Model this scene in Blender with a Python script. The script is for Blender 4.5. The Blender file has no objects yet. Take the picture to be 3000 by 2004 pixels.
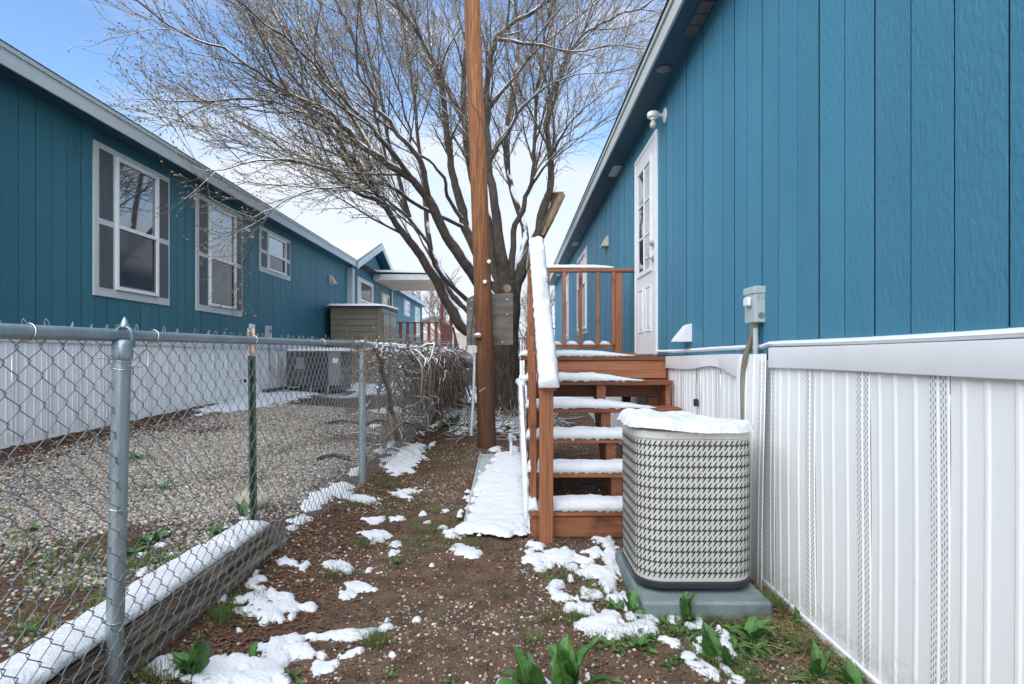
import bpy, bmesh, math, random
import numpy as np
from mathutils import Vector, Matrix, noise

rnd = random.Random(7)
nrs = np.random.RandomState(11)
C = bpy.context.scene.collection
F = 1740.0                 # focal length in photo pixels
VX, VY = 1505.0, 1045.0    # vanishing point of the lane
EYE = 1.22

# ------------------------------------------------------------------ camera, sky, sun, exposure
cam_d = bpy.data.cameras.new('camera')
cam = bpy.data.objects.new('camera', cam_d)
C.objects.link(cam)
cam.location = (0, 0, EYE)
cam.rotation_euler = (math.radians(90), 0, 0)
cam_d.sensor_width = 36
cam_d.lens = F / 3000 * 36
cam_d.shift_x = -(VX - 1500) / 3000
cam_d.shift_y = (VY - 1002) / 3000
cam_d.clip_start = 0.05
cam_d.clip_end = 3000
sc = bpy.context.scene
sc.camera = cam

world = bpy.data.worlds.new('World')
sc.world = world
world.use_nodes = True
wn, wl = world.node_tree.nodes, world.node_tree.links
wn.clear()
w_out = wn.new('ShaderNodeOutputWorld')
w_bg = wn.new('ShaderNodeBackground')
w_bg.inputs['Strength'].default_value = 0.11
sky = wn.new('ShaderNodeTexSky')
sky.sky_type = 'NISHITA'
sky.sun_disc = False
SUN_EL, SUN_ROT = math.radians(40), math.radians(208)
sky.sun_elevation = SUN_EL
sky.sun_rotation = SUN_ROT
sky.air_density = 1.0
sky.dust_density = 0.6
sky.ozone_density = 1.6
tc = wn.new('ShaderNodeTexCoord')
sep = wn.new('ShaderNodeSeparateXYZ')
wl.new(tc.outputs['Generated'], sep.inputs[0])
mp = wn.new('ShaderNodeMapping')
mp.inputs['Scale'].default_value = (1.0, 1.0, 2.6)
mp.inputs['Location'].default_value = (0.3, 0.1, 0.0)
wl.new(tc.outputs['Generated'], mp.inputs[0])
cn = wn.new('ShaderNodeTexNoise')
cn.inputs['Scale'].default_value = 2.1
cn.inputs['Detail'].default_value = 6
cn.inputs['Roughness'].default_value = 0.55
wl.new(mp.outputs[0], cn.inputs['Vector'])
el = wn.new('ShaderNodeMapRange')          # thin cloud thickens towards the horizon
el.inputs['From Min'].default_value = 0.02
el.inputs['From Max'].default_value = 0.42
el.inputs['To Min'].default_value = 0.60
el.inputs['To Max'].default_value = -0.12
wl.new(sep.outputs['Z'], el.inputs['Value'])
ad = wn.new('ShaderNodeMath')
ad.operation = 'ADD'
cc = wn.new('ShaderNodeMath')
cc.operation = 'MULTIPLY_ADD'
cc.inputs[1].default_value = 1.8
cc.inputs[2].default_value = -0.34
wl.new(cn.outputs['Fac'], cc.inputs[0])
wl.new(cc.outputs[0], ad.inputs[0])
wl.new(el.outputs[0], ad.inputs[1])
cr = wn.new('ShaderNodeMapRange')
cr.interpolation_type = 'SMOOTHSTEP'
cr.inputs['From Min'].default_value = 0.40
cr.inputs['From Max'].default_value = 0.92
cr.inputs['To Min'].default_value = 0.0
cr.inputs['To Max'].default_value = 0.97
wl.new(ad.outputs[0], cr.inputs['Value'])
mx = wn.new('ShaderNodeMix')
mx.data_type = 'RGBA'
wl.new(cr.outputs[0], mx.inputs[0])
skm = wn.new('ShaderNodeVectorMath')
skm.operation = 'MULTIPLY'
skm.inputs[1].default_value = (0.98, 1.12, 1.24)
wl.new(sky.outputs[0], skm.inputs[0])
wl.new(skm.outputs[0], mx.inputs[6])
mx.inputs[7].default_value = (4.0, 4.25, 4.6, 1)
wl.new(mx.outputs[2], w_bg.inputs['Color'])
wl.new(w_bg.outputs[0], w_out.inputs[0])

sun_d = bpy.data.lights.new('sun', 'SUN')
sun_d.energy = 3.2
sun_d.angle = math.radians(120)
sun_d.color = (1.0, 0.97, 0.90)
sun = bpy.data.objects.new('sun', sun_d)
C.objects.link(sun)
sdir = Vector((math.sin(SUN_ROT) * math.cos(SUN_EL), math.cos(SUN_ROT) * math.cos(SUN_EL), math.sin(SUN_EL)))
sun.rotation_euler = sdir.to_track_quat('Z', 'Y').to_euler()

sc.view_settings.view_transform = 'Standard'
sc.view_settings.look = 'None'
sc.view_settings.gamma = 1
sc.view_settings.use_curve_mapping = False
sc.view_settings.exposure = 1.06
sc.cycles.use_denoising = True
sc.cycles.max_bounces = 6
sc.cycles.transparent_max_bounces = 8

# ------------------------------------------------------------------ helpers
def PX(px, d):
    return (px - VX) * d / F

def PZ(py, d):
    return EYE - (py - VY) * d / F

def P(px, py, d):
    return Vector((PX(px, d), d, PZ(py, d)))

def sstep(a, b, x):
    t = min(1.0, max(0.0, (x - a) / (b - a)))
    return t * t * (3 - 2 * t)

def ground_h(x, y):
    """height of the ground: the lane on the right is low, the gravel yard behind the timber is higher"""
    yy = min(y, 14.0)
    right = 0.17 * sstep(5.5, 12.0, yy)
    # yard
    k = max(0.0, min(1.0, (-1.45 - x) / 3.2))
    left = 0.19 + 0.022 * max(0.0, yy - 5.0) * (1 - k) + k * (0.20 + 0.030 * (yy - 5.4)) \
        + (1 - k) * 0.075 * (1 - sstep(3.1, 4.2, yy))
    left = max(left, 0.18)
    if y < 3.45:
        # step held by the timber: low ground up to the face of the timber, then the yard
        lo = right + 0.11 * sstep(-0.75, -1.38, x) if False else right + 0.11 * (1 - sstep(-1.38, -0.75, x))
        hi = left
        t = 1 - sstep(-1.50, -1.42, x)
        if y > 3.25:
            t2 = 1 - sstep(-1.75, -0.95, x)
            m = (y - 3.25) / 0.2
            t = t * (1 - m) + t2 * m
        h = lo * (1 - t) + hi * t
    else:
        lo = right + 0.11 * (1 - sstep(-1.38, -0.75, x)) * (1 - sstep(3.4, 5.0, y))
        t = 1 - sstep(-1.75, -0.95, x)
        h = lo * (1 - t) + left * t
    return h

def bumps(x, y):
    n = noise.noise(Vector((x * 1.7, y * 1.7, 3.1))) * 0.016
    n += noise.noise(Vector((x * 6.5, y * 6.5, 8.1))) * 0.007
    if x > -1.5:
        n += noise.noise(Vector((x * 21, y * 21, 1.7))) * 0.004
    return n

def gz(x, y):
    return ground_h(x, y) + bumps(x, y)

def G(px, py):
    """ground point seen at a photo pixel"""
    d = 3.0
    for _ in range(30):
        x = PX(px, d)
        h = ground_h(x, d)
        nd = (EYE - h) * F / max(8.0, (py - VY))
        d = d * 0.5 + nd * 0.5
    x = PX(px, d)
    return Vector((x, d, gz(x, d)))

MATS = {}
def mat(name, col, col2=None, rough=0.6, scale=8.0, stretch=(1, 1, 1), lo=0.35, hi=0.65, detail=5, bump=0.0,
        bscale=60.0, bstretch=(1, 1, 1), bdist=0.004, metallic=0.0, spec=0.5, island=0.0, objvar=0.0, snow=0.0, spots=None):
    """procedural principled material; coordinates are shifted per object so alike pieces differ"""
    m = bpy.data.materials.new(name)
    MATS[name] = m
    m.use_nodes = True
    nt = m.node_tree
    n, l = nt.nodes, nt.links
    b = n['Principled BSDF']
    b.inputs['Roughness'].default_value = rough
    b.inputs['Metallic'].default_value = metallic
    b.inputs['Specular IOR Level'].default_value = spec
    tco = n.new('ShaderNodeTexCoord')
    oi = n.new('ShaderNodeObjectInfo')
    mul = n.new('ShaderNodeMath'); mul.operation = 'MULTIPLY'; mul.inputs[1].default_value = 53.0
    l.new(oi.outputs['Random'], mul.inputs[0])
    cmb = n.new('ShaderNodeCombineXYZ')
    for i in range(3):
        l.new(mul.outputs[0], cmb.inputs[i])
    add = n.new('ShaderNodeVectorMath'); add.operation = 'ADD'
    l.new(tco.outputs['Object'], add.inputs[0]); l.new(cmb.outputs[0], add.inputs[1])
    mpn = n.new('ShaderNodeMapping'); mpn.inputs['Scale'].default_value = stretch
    l.new(add.outputs[0], mpn.inputs[0])
    nz = n.new('ShaderNodeTexNoise')
    nz.inputs['Scale'].default_value = scale
    nz.inputs['Detail'].default_value = detail
    nz.inputs['Roughness'].default_value = 0.6
    l.new(mpn.outputs[0], nz.inputs['Vector'])
    mr = n.new('ShaderNodeMapRange')
    mr.inputs['From Min'].default_value = lo; mr.inputs['From Max'].default_value = hi
    l.new(nz.outputs['Fac'], mr.inputs['Value'])
    if col2 is None:
        col2 = tuple(c * 0.85 for c in col)
    mixn = n.new('ShaderNodeMix'); mixn.data_type = 'RGBA'
    mixn.inputs[6].default_value = (*col, 1); mixn.inputs[7].default_value = (*col2, 1)
    l.new(mr.outputs[0], mixn.inputs[0])
    cur = mixn.outputs[2]
    if spots:          # (colour, scale, threshold, stretch)
        scol, ssc, thr, sst = spots
        mp2 = n.new('ShaderNodeMapping'); mp2.inputs['Scale'].default_value = sst
        mp2.inputs['Location'].default_value = (5, 9, 2)
        l.new(add.outputs[0], mp2.inputs[0])
        n2 = n.new('ShaderNodeTexNoise'); n2.inputs['Scale'].default_value = ssc; n2.inputs['Detail'].default_value = 4
        l.new(mp2.outputs[0], n2.inputs['Vector'])
        m2 = n.new('ShaderNodeMapRange'); m2.inputs['From Min'].default_value = thr; m2.inputs['From Max'].default_value = thr + 0.12
        l.new(n2.outputs['Fac'], m2.inputs['Value'])
        mx2 = n.new('ShaderNodeMix'); mx2.data_type = 'RGBA'
        mx2.inputs[7].default_value = (*scol, 1)
        l.new(m2.outputs[0], mx2.inputs[0]); l.new(cur, mx2.inputs[6])
        cur = mx2.outputs[2]
    for src, amt in (('island', island), ('obj', objvar)):
        if amt > 0:
            hsv = n.new('ShaderNodeHueSaturation')
            mr3 = n.new('ShaderNodeMapRange')
            mr3.inputs['To Min'].default_value = 1 - amt; mr3.inputs['To Max'].default_value = 1 + amt
            if src == 'island':
                g = n.new('ShaderNodeNewGeometry'); l.new(g.outputs['Random Per Island'], mr3.inputs['Value'])
            else:
                l.new(oi.outputs['Random'], mr3.inputs['Value'])
            l.new(mr3.outputs[0], hsv.inputs['Value']); l.new(cur, hsv.inputs['Color'])
            cur = hsv.outputs[0]
    if snow > 0:       # a crust of snow lying on faces that point up
        g = n.new('ShaderNodeNewGeometry')
        sp = n.new('ShaderNodeSeparateXYZ'); l.new(g.outputs['Normal'], sp.inputs[0])
        n4 = n.new('ShaderNodeTexNoise'); n4.inputs['Scale'].default_value = 3.0; n4.inputs['Detail'].default_value = 4
        l.new(tco.outputs['Object'], n4.inputs['Vector'])
        a4 = n.new('ShaderNodeMath'); a4.operation = 'MULTIPLY_ADD'; a4.inputs[1].default_value = 1.3
        l.new(n4.outputs['Fac'], a4.inputs[0]); l.new(sp.outputs['Z'], a4.inputs[2])
        m4 = n.new('ShaderNodeMapRange'); m4.inputs['From Min'].default_value = 1.95 - snow; m4.inputs['From Max'].default_value = 2.1 - snow
        l.new(a4.outputs[0], m4.inputs['Value'])
        mx4 = n.new('ShaderNodeMix'); mx4.data_type = 'RGBA'; mx4.inputs[7].default_value = (0.82, 0.85, 0.9, 1)
        l.new(m4.outputs[0], mx4.inputs[0]); l.new(cur, mx4.inputs[6])
        cur = mx4.outputs[2]
    l.new(cur, b.inputs['Base Color'])
    if bump > 0:
        mb = n.new('ShaderNodeMapping'); mb.inputs['Scale'].default_value = bstretch
        l.new(add.outputs[0], mb.inputs[0])
        nb = n.new('ShaderNodeTexNoise'); nb.inputs['Scale'].default_value = bscale; nb.inputs['Detail'].default_value = 5
        nb.inputs['Distortion'].default_value = 0.4
        l.new(mb.outputs[0], nb.inputs['Vector'])
        bn = n.new('ShaderNodeBump'); bn.inputs['Strength'].default_value = bump; bn.inputs['Distance'].default_value = bdist
        l.new(nb.outputs['Fac'], bn.inputs['Height'])
        l.new(bn.outputs[0], b.inputs['Normal'])
    return m

def tag(o, label=None, cat=None, group=None, kind=None):
    if label: o['label'] = label
    if cat: o['category'] = cat
    if group: o['group'] = group
    if kind: o['kind'] = kind
    return o

def thing(name, loc, label, cat, group=None):
    o = bpy.data.objects.new(name, None)
    o.empty_display_size = 0.1
    C.objects.link(o)
    o.location = loc
    return tag(o, label, cat, group)

class MB:
    """collects geometry in world coordinates"""
    def __init__(s):
        s.v = []; s.f = []
    def add(s, vs, fs):
        k = len(s.v)
        s.v.extend(tuple(v) for v in vs)
        s.f.extend(tuple(i + k for i in f) for f in fs)
        return s
    def box(s, x0, x1, y0, y1, z0, z1, c=0.0):
        if c <= 0:
            vs = [(x, y, z) for x in (x0, x1) for y in (y0, y1) for z in (z0, z1)]
            s.add(vs, [(0, 1, 3, 2), (4, 6, 7, 5), (0, 4, 5, 1), (2, 3, 7, 6), (0, 2, 6, 4), (1, 5, 7, 3)])
            return s
        cx, cy, cz = (x0 + x1) / 2, (y0 + y1) / 2, (z0 + z1) / 2
        return s.obox((cx, cy, cz), (1, 0, 0), (0, 1, 0), (0, 0, 1), (x1 - x0) / 2, (y1 - y0) / 2, (z1 - z0) / 2, c)
    def obox(s, cen, ax, ay, az, hx, hy, hz, c=0.0):
        cen, ax, ay, az = Vector(cen), Vector(ax).normalized(), Vector(ay).normalized(), Vector(az).normalized()
        if c <= 0:
            vs = [cen + ax * (i * hx) + ay * (j * hy) + az * (k * hz) for i in (-1, 1) for j in (-1, 1) for k in (-1, 1)]
            s.add(vs, [(0, 1, 3, 2), (4, 6, 7, 5), (0, 4, 5, 1), (2, 3, 7, 6), (0, 2, 6, 4), (1, 5, 7, 3)])
            return s
        c = min(c, hx * .8, hy * .8, hz * .8)
        idx = {}
        vs = []
        for i in (-1, 1):
            for j in (-1, 1):
                for k in (-1, 1):
                    for a in range(3):
                        h = [hx - c, hy - c, hz - c]
                        h[a] += c
                        idx[(i, j, k, a)] = len(vs)
                        vs.append(cen + ax * (i * h[0]) + ay * (j * h[1]) + az * (k * h[2]))
        fs = []
        for i in (-1, 1):
            fs.append([idx[(i, j, k, 0)] for j, k in ((-1, -1), (1, -1), (1, 1), (-1, 1))])
            fs.append([idx[(j, i, k, 1)] for j, k in ((-1, -1), (1, -1), (1, 1), (-1, 1))])
            fs.append([idx[(j, k, i, 2)] for j, k in ((-1, -1), (1, -1), (1, 1), (-1, 1))])
        for a, b in ((0, 1), (0, 2), (1, 2)):
            o = 3 - a - b
            for p in (-1, 1):
                for q in (-1, 1):
                    def key(r, w):
                        t = [0, 0, 0]; t[a] = p; t[b] = q; t[o] = r
                        return idx[(t[0], t[1], t[2], w)]
                    fs.append([key(-1, a), key(1, a), key(1, b), key(-1, b)])
        for i in (-1, 1):
            for j in (-1, 1):
                for k in (-1, 1):
                    fs.append([idx[(i, j, k, 0)], idx[(i, j, k, 1)], idx[(i, j, k, 2)]])
        s.add(vs, fs)
        return s
    def bar(s, p, q, w, h, up=(0, 0, 1), c=0.002):
        p, q = Vector(p), Vector(q)
        ax = (q - p)
        L = ax.length
        ax.normalize()
        up = Vector(up)
        side = ax.cross(up).normalized()
        up2 = side.cross(ax).normalized()
        return s.obox((p + q) / 2, ax, side, up2, L / 2, w / 2, h / 2, c)
    def tube(s, pts, rad, n=8, cap=True):
        pts = [Vector(p) for p in pts]
        if not hasattr(rad, '__len__'):
            rad = [rad] * len(pts)
        k = len(s.v)
        ref = None
        for i, p in enumerate(pts):
            a = pts[max(0, i - 1)]; b = pts[min(len(pts) - 1, i + 1)]
            t = (b - a)
            if t.length < 1e-9: t = Vector((0, 0, 1))
            t.normalize()
            if ref is None:
                ref = Vector((1, 0, 0)) if abs(t.x) < 0.8 else Vector((0, 1, 0))
            u = (ref - t * ref.dot(t))
            if u.length < 1e-6: u = t.orthogonal()
            u.normalize()
            ref = u
            w = t.cross(u)
            for j in range(n):
                an = 2 * math.pi * j / n
                s.v.append(tuple(p + (u * math.cos(an) + w * math.sin(an)) * rad[i]))
        for i in range(len(pts) - 1):
            for j in range(n):
                a = k + i * n + j; b = k + i * n + (j + 1) % n
                s.f.append((a, b, b + n, a + n))
        if cap:
            s.f.append(tuple(k + j for j in reversed(range(n))))
            e = k + (len(pts) - 1) * n
            s.f.append(tuple(e + j for j in range(n)))
        return s
    def lathe(s, cen, axis, prof, n=20):
        """prof: list of (radius, distance along axis)"""
        cen = Vector(cen); t = Vector(axis).normalized(); u = t.orthogonal().normalized(); w = t.cross(u)
        k = len(s.v)
        for r, h in prof:
            for j in range(n):
                an = 2 * math.pi * j / n
                s.v.append(tuple(cen + t * h + (u * math.cos(an) + w * math.sin(an)) * max(r, 1e-5)))
        for i in range(len(prof) - 1):
            for j in range(n):
                a = k + i * n + j; b = k + i * n + (j + 1) % n
                s.f.append((a, b, b + n, a + n))
        s.f.append(tuple(k + j for j in reversed(range(n))))
        e = k + (len(prof) - 1) * n
        s.f.append(tuple(e + j for j in range(n)))
        return s
    def prism(s, poly, a, b, plane='yz'):
        """poly in a plane, extruded from a to b along the remaining axis"""
        def mk(u, v, w):
            return {'yz': (w, u, v), 'xz': (u, w, v), 'xy': (u, v, w)}[plane]
        n = len(poly)
        vs = [mk(u, v, a) for u, v in poly] + [mk(u, v, b) for u, v in poly]
        fs = [tuple(range(n)), tuple(range(2 * n - 1, n - 1, -1))]
        for i in range(n):
            j = (i + 1) % n
            fs.append((i, i + n, j + n, j))
        return s.add(vs, fs)
    def grid(s, nu, nv, fn):
        k = len(s.v)
        for i in range(nu):
            for j in range(nv):
                s.v.append(tuple(fn(i, j)))
        for i in range(nu - 1):
            for j in range(nv - 1):
                a = k + i * nv + j
                s.f.append((a, a + nv, a + nv + 1, a + 1))
        return s
    def build(s, name, m, parent=None, smooth=False, loc=None, fix=True):
        me = bpy.data.meshes.new(name)
        if parent is not None:
            off = Vector(parent['_w']) if '_w' in parent else parent.matrix_world.translation
            off = world_loc(parent)
        elif loc is not None:
            off = Vector(loc)
        else:
            a = np.array(s.v)
            off = Vector(((a[:, 0].min() + a[:, 0].max()) / 2, (a[:, 1].min() + a[:, 1].max()) / 2, a[:, 2].min()))
        a = np.array(s.v, dtype=float) - np.array(off)
        me.from_pydata(a.tolist(), [], s.f)
        if fix and len(s.f) < 60000:
            bm = bmesh.new(); bm.from_mesh(me)
            bmesh.ops.recalc_face_normals(bm, faces=bm.faces)
            bm.to_mesh(me); bm.free()
        if smooth:
            me.shade_smooth()
            if smooth != 'full':
                me.set_sharp_from_angle(angle=math.radians(smooth if isinstance(smooth, (int, float)) and smooth > 1 else 40))
        me.materials.append(m)
        o = bpy.data.objects.new(name, me)
        C.objects.link(o)
        if parent is not None:
            o.parent = parent
        else:
            o.location = off
        return o

def world_loc(o):
    l = Vector(o.location)
    while o.parent is not None:
        o = o.parent
        l += Vector(o.location)
    return l

def fast_mesh(name, verts, tris, m, smooth=True):
    """verts Nx3, faces MxK numpy"""
    me = bpy.data.meshes.new(name)
    nv, nf, k = len(verts), len(tris), tris.shape[1]
    me.vertices.add(nv); me.vertices.foreach_set('co', verts.astype(np.float32).ravel())
    me.loops.add(nf * k); me.loops.foreach_set('vertex_index', tris.astype(np.int32).ravel())
    me.polygons.add(nf)
    me.polygons.foreach_set('loop_start', np.arange(0, nf * k, k, dtype=np.int32))
    me.polygons.foreach_set('loop_total', np.full(nf, k, dtype=np.int32))
    me.update(calc_edges=True)
    me.validate()
    if smooth: me.shade_smooth()
    me.materials.append(m)
    o = bpy.data.objects.new(name, me)
    C.objects.link(o)
    return o

def place(o, parent, loc):
    """copy an object (sharing its mesh) to a world place under a parent"""
    c = o.copy(); C.objects.link(c)
    c.parent = parent
    c.location = Vector(loc) - (world_loc(parent) if parent else Vector((0, 0, 0)))
    return c

# ------------------------------------------------------------------ materials
M_blue = mat('blue_wood_siding', (0.050, 0.200, 0.300), (0.058, 0.220, 0.320), rough=0.55, scale=3, stretch=(1, 1, .35), objvar=0.07,
             bump=1.0, bscale=62, bstretch=(1, 1, 0.42), bdist=0.005, spec=0.35)
M_teal = mat('teal_wood_siding', (0.028, 0.145, 0.182), (0.032, 0.158, 0.197), rough=0.55, scale=3, stretch=(1, 1, .35), objvar=0.06,
             bump=.9, bscale=62, bstretch=(1, 1, 0.42), bdist=0.007, spec=0.35)
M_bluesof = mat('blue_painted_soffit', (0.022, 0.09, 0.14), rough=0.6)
M_fascia = mat('grey_painted_fascia', (0.50, 0.55, 0.54), (0.43, 0.48, 0.47), rough=0.55, scale=4, stretch=(1, .2, 1), bump=.2, bscale=40, bstretch=(1, .1, 1))
M_casing = mat('grey_window_casing', (0.60, 0.63, 0.61), (0.54, 0.57, 0.55), rough=0.6, bump=.3, bscale=40, bstretch=(1, 1, .2))
M_shutter = mat('dark_grey_shutter', (0.085, 0.092, 0.10), (0.07, 0.075, 0.08), rough=0.6, scale=20, stretch=(1, 1, .1), bump=.6, bscale=50, bstretch=(1, 1, .12))
M_vinyl = mat('white_vinyl', (0.85, 0.865, 0.86), (0.81, 0.83, 0.83), rough=0.38, scale=1.3, stretch=(1, 1, .3), bump=.12, bscale=25, bdist=.003,
              spots=((0.60, 0.60, 0.57), 9.0, 0.70, (1, 1, 1)))
def splash(m):
    n, l = m.node_tree.nodes, m.node_tree.links
    b = n['Principled BSDF']
    src = b.inputs['Base Color'].links[0].from_socket
    t_ = n.new('ShaderNodeTexCoord'); s_ = n.new('ShaderNodeSeparateXYZ'); l.new(t_.outputs['Object'], s_.inputs[0])
    nz = n.new('ShaderNodeTexNoise'); nz.inputs['Scale'].default_value = 45; nz.inputs['Detail'].default_value = 6
    l.new(t_.outputs['Object'], nz.inputs['Vector'])
    a = n.new('ShaderNodeMath'); a.operation = 'MULTIPLY_ADD'; a.inputs[1].default_value = -.42
    l.new(nz.outputs['Fac'], a.inputs[0]); l.new(s_.outputs['Z'], a.inputs[2])
    r_ = n.new('ShaderNodeMapRange'); r_.inputs['From Min'].default_value = -.06; r_.inputs['From Max'].default_value = -.20
    r_.inputs['To Max'].default_value = .30
    l.new(a.outputs[0], r_.inputs['Value'])
    x_ = n.new('ShaderNodeMix'); x_.data_type = 'RGBA'; x_.inputs[7].default_value = (.30, .23, .17, 1)
    l.new(r_.outputs[0], x_.inputs[0]); l.new(src, x_.inputs[6]); l.new(x_.outputs[2], b.inputs['Base Color'])
splash(M_vinyl)
def damp(m, z_lo, z_hi, amt):      # the foot of the pole is darker, soaked and tarred
    n, l = m.node_tree.nodes, m.node_tree.links
    b = n['Principled BSDF']
    src = b.inputs['Base Color'].links[0].from_socket
    t_ = n.new('ShaderNodeTexCoord'); s_ = n.new('ShaderNodeSeparateXYZ'); l.new(t_.outputs['Object'], s_.inputs[0])
    nz = n.new('ShaderNodeTexNoise'); nz.inputs['Scale'].default_value = 4; nz.inputs['Detail'].default_value = 5
    mp_ = n.new('ShaderNodeMapping'); mp_.inputs['Scale'].default_value = (4, 4, .5)
    l.new(t_.outputs['Object'], mp_.inputs[0]); l.new(mp_.outputs[0], nz.inputs['Vector'])
    a = n.new('ShaderNodeMath'); a.operation = 'MULTIPLY_ADD'; a.inputs[1].default_value = 1.6
    l.new(nz.outputs['Fac'], a.inputs[0]); l.new(s_.outputs['Z'], a.inputs[2])
    r_ = n.new('ShaderNodeMapRange'); r_.inputs['From Min'].default_value = z_hi + .8; r_.inputs['From Max'].default_value = z_lo + .8
    r_.inputs['To Max'].default_value = amt
    l.new(a.outputs[0], r_.inputs['Value'])
    x_ = n.new('ShaderNodeMix'); x_.data_type = 'RGBA'; x_.inputs[7].default_value = (.045, .020, .011, 1)
    l.new(r_.outputs[0], x_.inputs[0]); l.new(src, x_.inputs[6]); l.new(x_.outputs[2], b.inputs['Base Color'])
M_trim = mat('white_vinyl_trim', (0.80, 0.82, 0.84), (0.77, 0.79, 0.81), rough=0.35, bump=.15, bscale=180, bstretch=(.1, .1, 1), bdist=.001)
M_slot = mat('dark_slot', (0.16, 0.165, 0.17), rough=0.9)
M_white = mat('white_paint', (0.80, 0.81, 0.82), (0.76, 0.77, 0.78), rough=0.35)
M_door = mat('white_door_paint', (0.78, 0.79, 0.80), (0.74, 0.75, 0.76), rough=0.35)
M_snow = mat('fresh_snow', (0.70, 0.715, 0.735), (0.66, 0.68, 0.71), rough=0.85, scale=14, bump=.7, bscale=75, bdist=.010, spec=.2)
M_metal = mat('galvanised_steel', (0.36, 0.43, 0.46), (0.25, 0.31, 0.34), rough=0.38, metallic=0.6, scale=9, stretch=(1, 1, .3), bump=.1, bscale=80)
M_wire = mat('galvanised_wire', (0.25, 0.30, 0.32), (0.17, 0.21, 0.23), rough=0.45, metallic=0.5, scale=20)
M_chrome = mat('satin_nickel', (0.62, 0.62, 0.6), rough=0.22, metallic=1.0)
def wood(name, axis, c1=(0.155, 0.050, 0.020), c2=(0.40, 0.155, 0.068), spots=((0.10, 0.028, 0.012), 3.0, 0.60, (1, 1, 1))):
    st = [12, 12, 12]; st[axis] = 0.45
    return mat(name, c1, c2, rough=0.55, scale=5.5, stretch=tuple(st), lo=.3, hi=.7, detail=8, bump=.35, bscale=14,
               bstretch=tuple(st), bdist=.003, objvar=.16, spots=spots)
M_woodx = wood('red_stained_wood_along_x', 0)
M_woody = wood('red_stained_wood_along_y', 1)
M_woodz = wood('red_stained_wood_upright', 2)
M_woodxd = wood('dark_wet_wood_along_x', 0, (0.10, 0.030, 0.012), (0.24, 0.078, 0.032))
M_pole = mat('treated_pole_wood', (0.34, 0.135, 0.045), (0.10, 0.036, 0.014), rough=0.8, scale=7, stretch=(15, 15, .40), lo=.36, hi=.62, detail=10,
             bump=1.0, bscale=12, bstretch=(12, 12, .22), bdist=.012, spots=((0.42, 0.19, 0.07), 2.4, 0.66, (2.5, 2.5, .5)))
damp(M_pole, .6, 2.9, .72)
M_ply = mat('weathered_plywood', (0.20, 0.175, 0.15), (0.10, 0.085, 0.07), rough=0.85, scale=2.5, stretch=(1, 1, 3.5), detail=8, bump=.4, bscale=10, bstretch=(1, 1, 8))
M_timber = mat('weathered_timber', (0.50, 0.385, 0.28), (0.085, 0.060, 0.042), rough=0.9, scale=9, stretch=(6, .35, 6), lo=.36, hi=.62, detail=9,
               bump=1.0, bscale=9, bstretch=(8, .30, 8), bdist=.06)
M_bark = mat('tree_bark', (0.085, 0.063, 0.048), (0.030, 0.022, 0.018), rough=0.95, scale=6, stretch=(3, 3, .6), detail=8, bump=1.0, bscale=9,
             bstretch=(3, 3, .5), bdist=.10, snow=.26)
M_limb = mat('limb_bark', (0.085, 0.066, 0.052), (0.040, 0.030, 0.025), rough=0.95, scale=12, bump=.6, bscale=30, bdist=.01, snow=1.0)
M_twig = mat('twig_bark', (0.20, 0.165, 0.13), (0.095, 0.078, 0.063), rough=0.9, scale=2.5, snow=.34)
M_bud = mat('opening_tan_buds', (0.36, 0.285, 0.155), (0.20, 0.155, 0.09), rough=0.8, island=.4)
M_cut = mat('pale_torn_wood', (0.30, 0.20, 0.12), (0.13, 0.08, 0.05), rough=.85, scale=10, stretch=(3, 3, .4), bump=.5, bscale=20, bstretch=(3, 3, .3))
M_shedw = mat('olive_resin_siding', (0.165, 0.150, 0.105), (0.145, 0.13, 0.092), rough=.55, bump=.1)
M_shedd = mat('pale_olive_resin', (0.27, 0.26, 0.20), (0.24, 0.23, 0.18), rough=.55)
M_dark = mat('black_plastic', (0.018, 0.022, 0.028), rough=.5)
M_acgrey = mat('dark_grey_cabinet', (0.068, 0.066, 0.068), (0.055, 0.054, 0.056), rough=.5)
M_aclight = mat('grey_metal_grille', (0.20, 0.21, 0.22), rough=.5)
M_acbeige = mat('beige_enamel', (0.60, 0.60, 0.555), (0.56, 0.56, 0.52), rough=.4, scale=5)
M_base = mat('dark_blue_grey_plastic', (0.028, 0.038, 0.048), (0.02, 0.028, 0.036), rough=.45, bump=.2, bscale=200)
M_pad = mat('grey_green_pad', (0.20, 0.255, 0.255), (0.15, 0.19, 0.19), rough=.65, scale=7, bump=.2, bscale=90, spots=((0.12, 0.155, 0.16), 5, .56, (1, 1, 1)))
M_boxg = mat('grey_blue_enamel', (0.42, 0.50, 0.52), (0.38, 0.46, 0.48), rough=.45)
M_pvc = mat('grey_pvc', (0.42, 0.46, 0.48), rough=.45)
M_flex = mat('tan_flexible_conduit', (0.22, 0.20, 0.155), (0.16, 0.15, 0.12), rough=.6, bump=.8, bscale=1, bstretch=(0, 0, 170), bdist=.004)
M_cream = mat('cream_plastic', (0.62, 0.56, 0.42), rough=.5)
M_rust = mat('rusty_painted_steel', (0.55, 0.47, 0.36), (0.16, 0.06, 0.025), rough=.8, scale=25, lo=.45, hi=.62)
M_green = mat('green_painted_steel', (0.035, 0.07, 0.04), (0.02, 0.04, 0.025), rough=.5, scale=20)
M_sheet = mat('pale_green_sheet_metal', (0.42, 0.50, 0.47), (0.36, 0.43, 0.41), rough=.4)
M_leaf = mat('dock_leaf', (0.062, 0.175, 0.030), (0.034, 0.105, 0.020), rough=.5, scale=14, bump=.5, bscale=35, objvar=.3)
M_rib = mat('pale_leaf_rib', (0.22, 0.33, 0.10), rough=.5)
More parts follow.
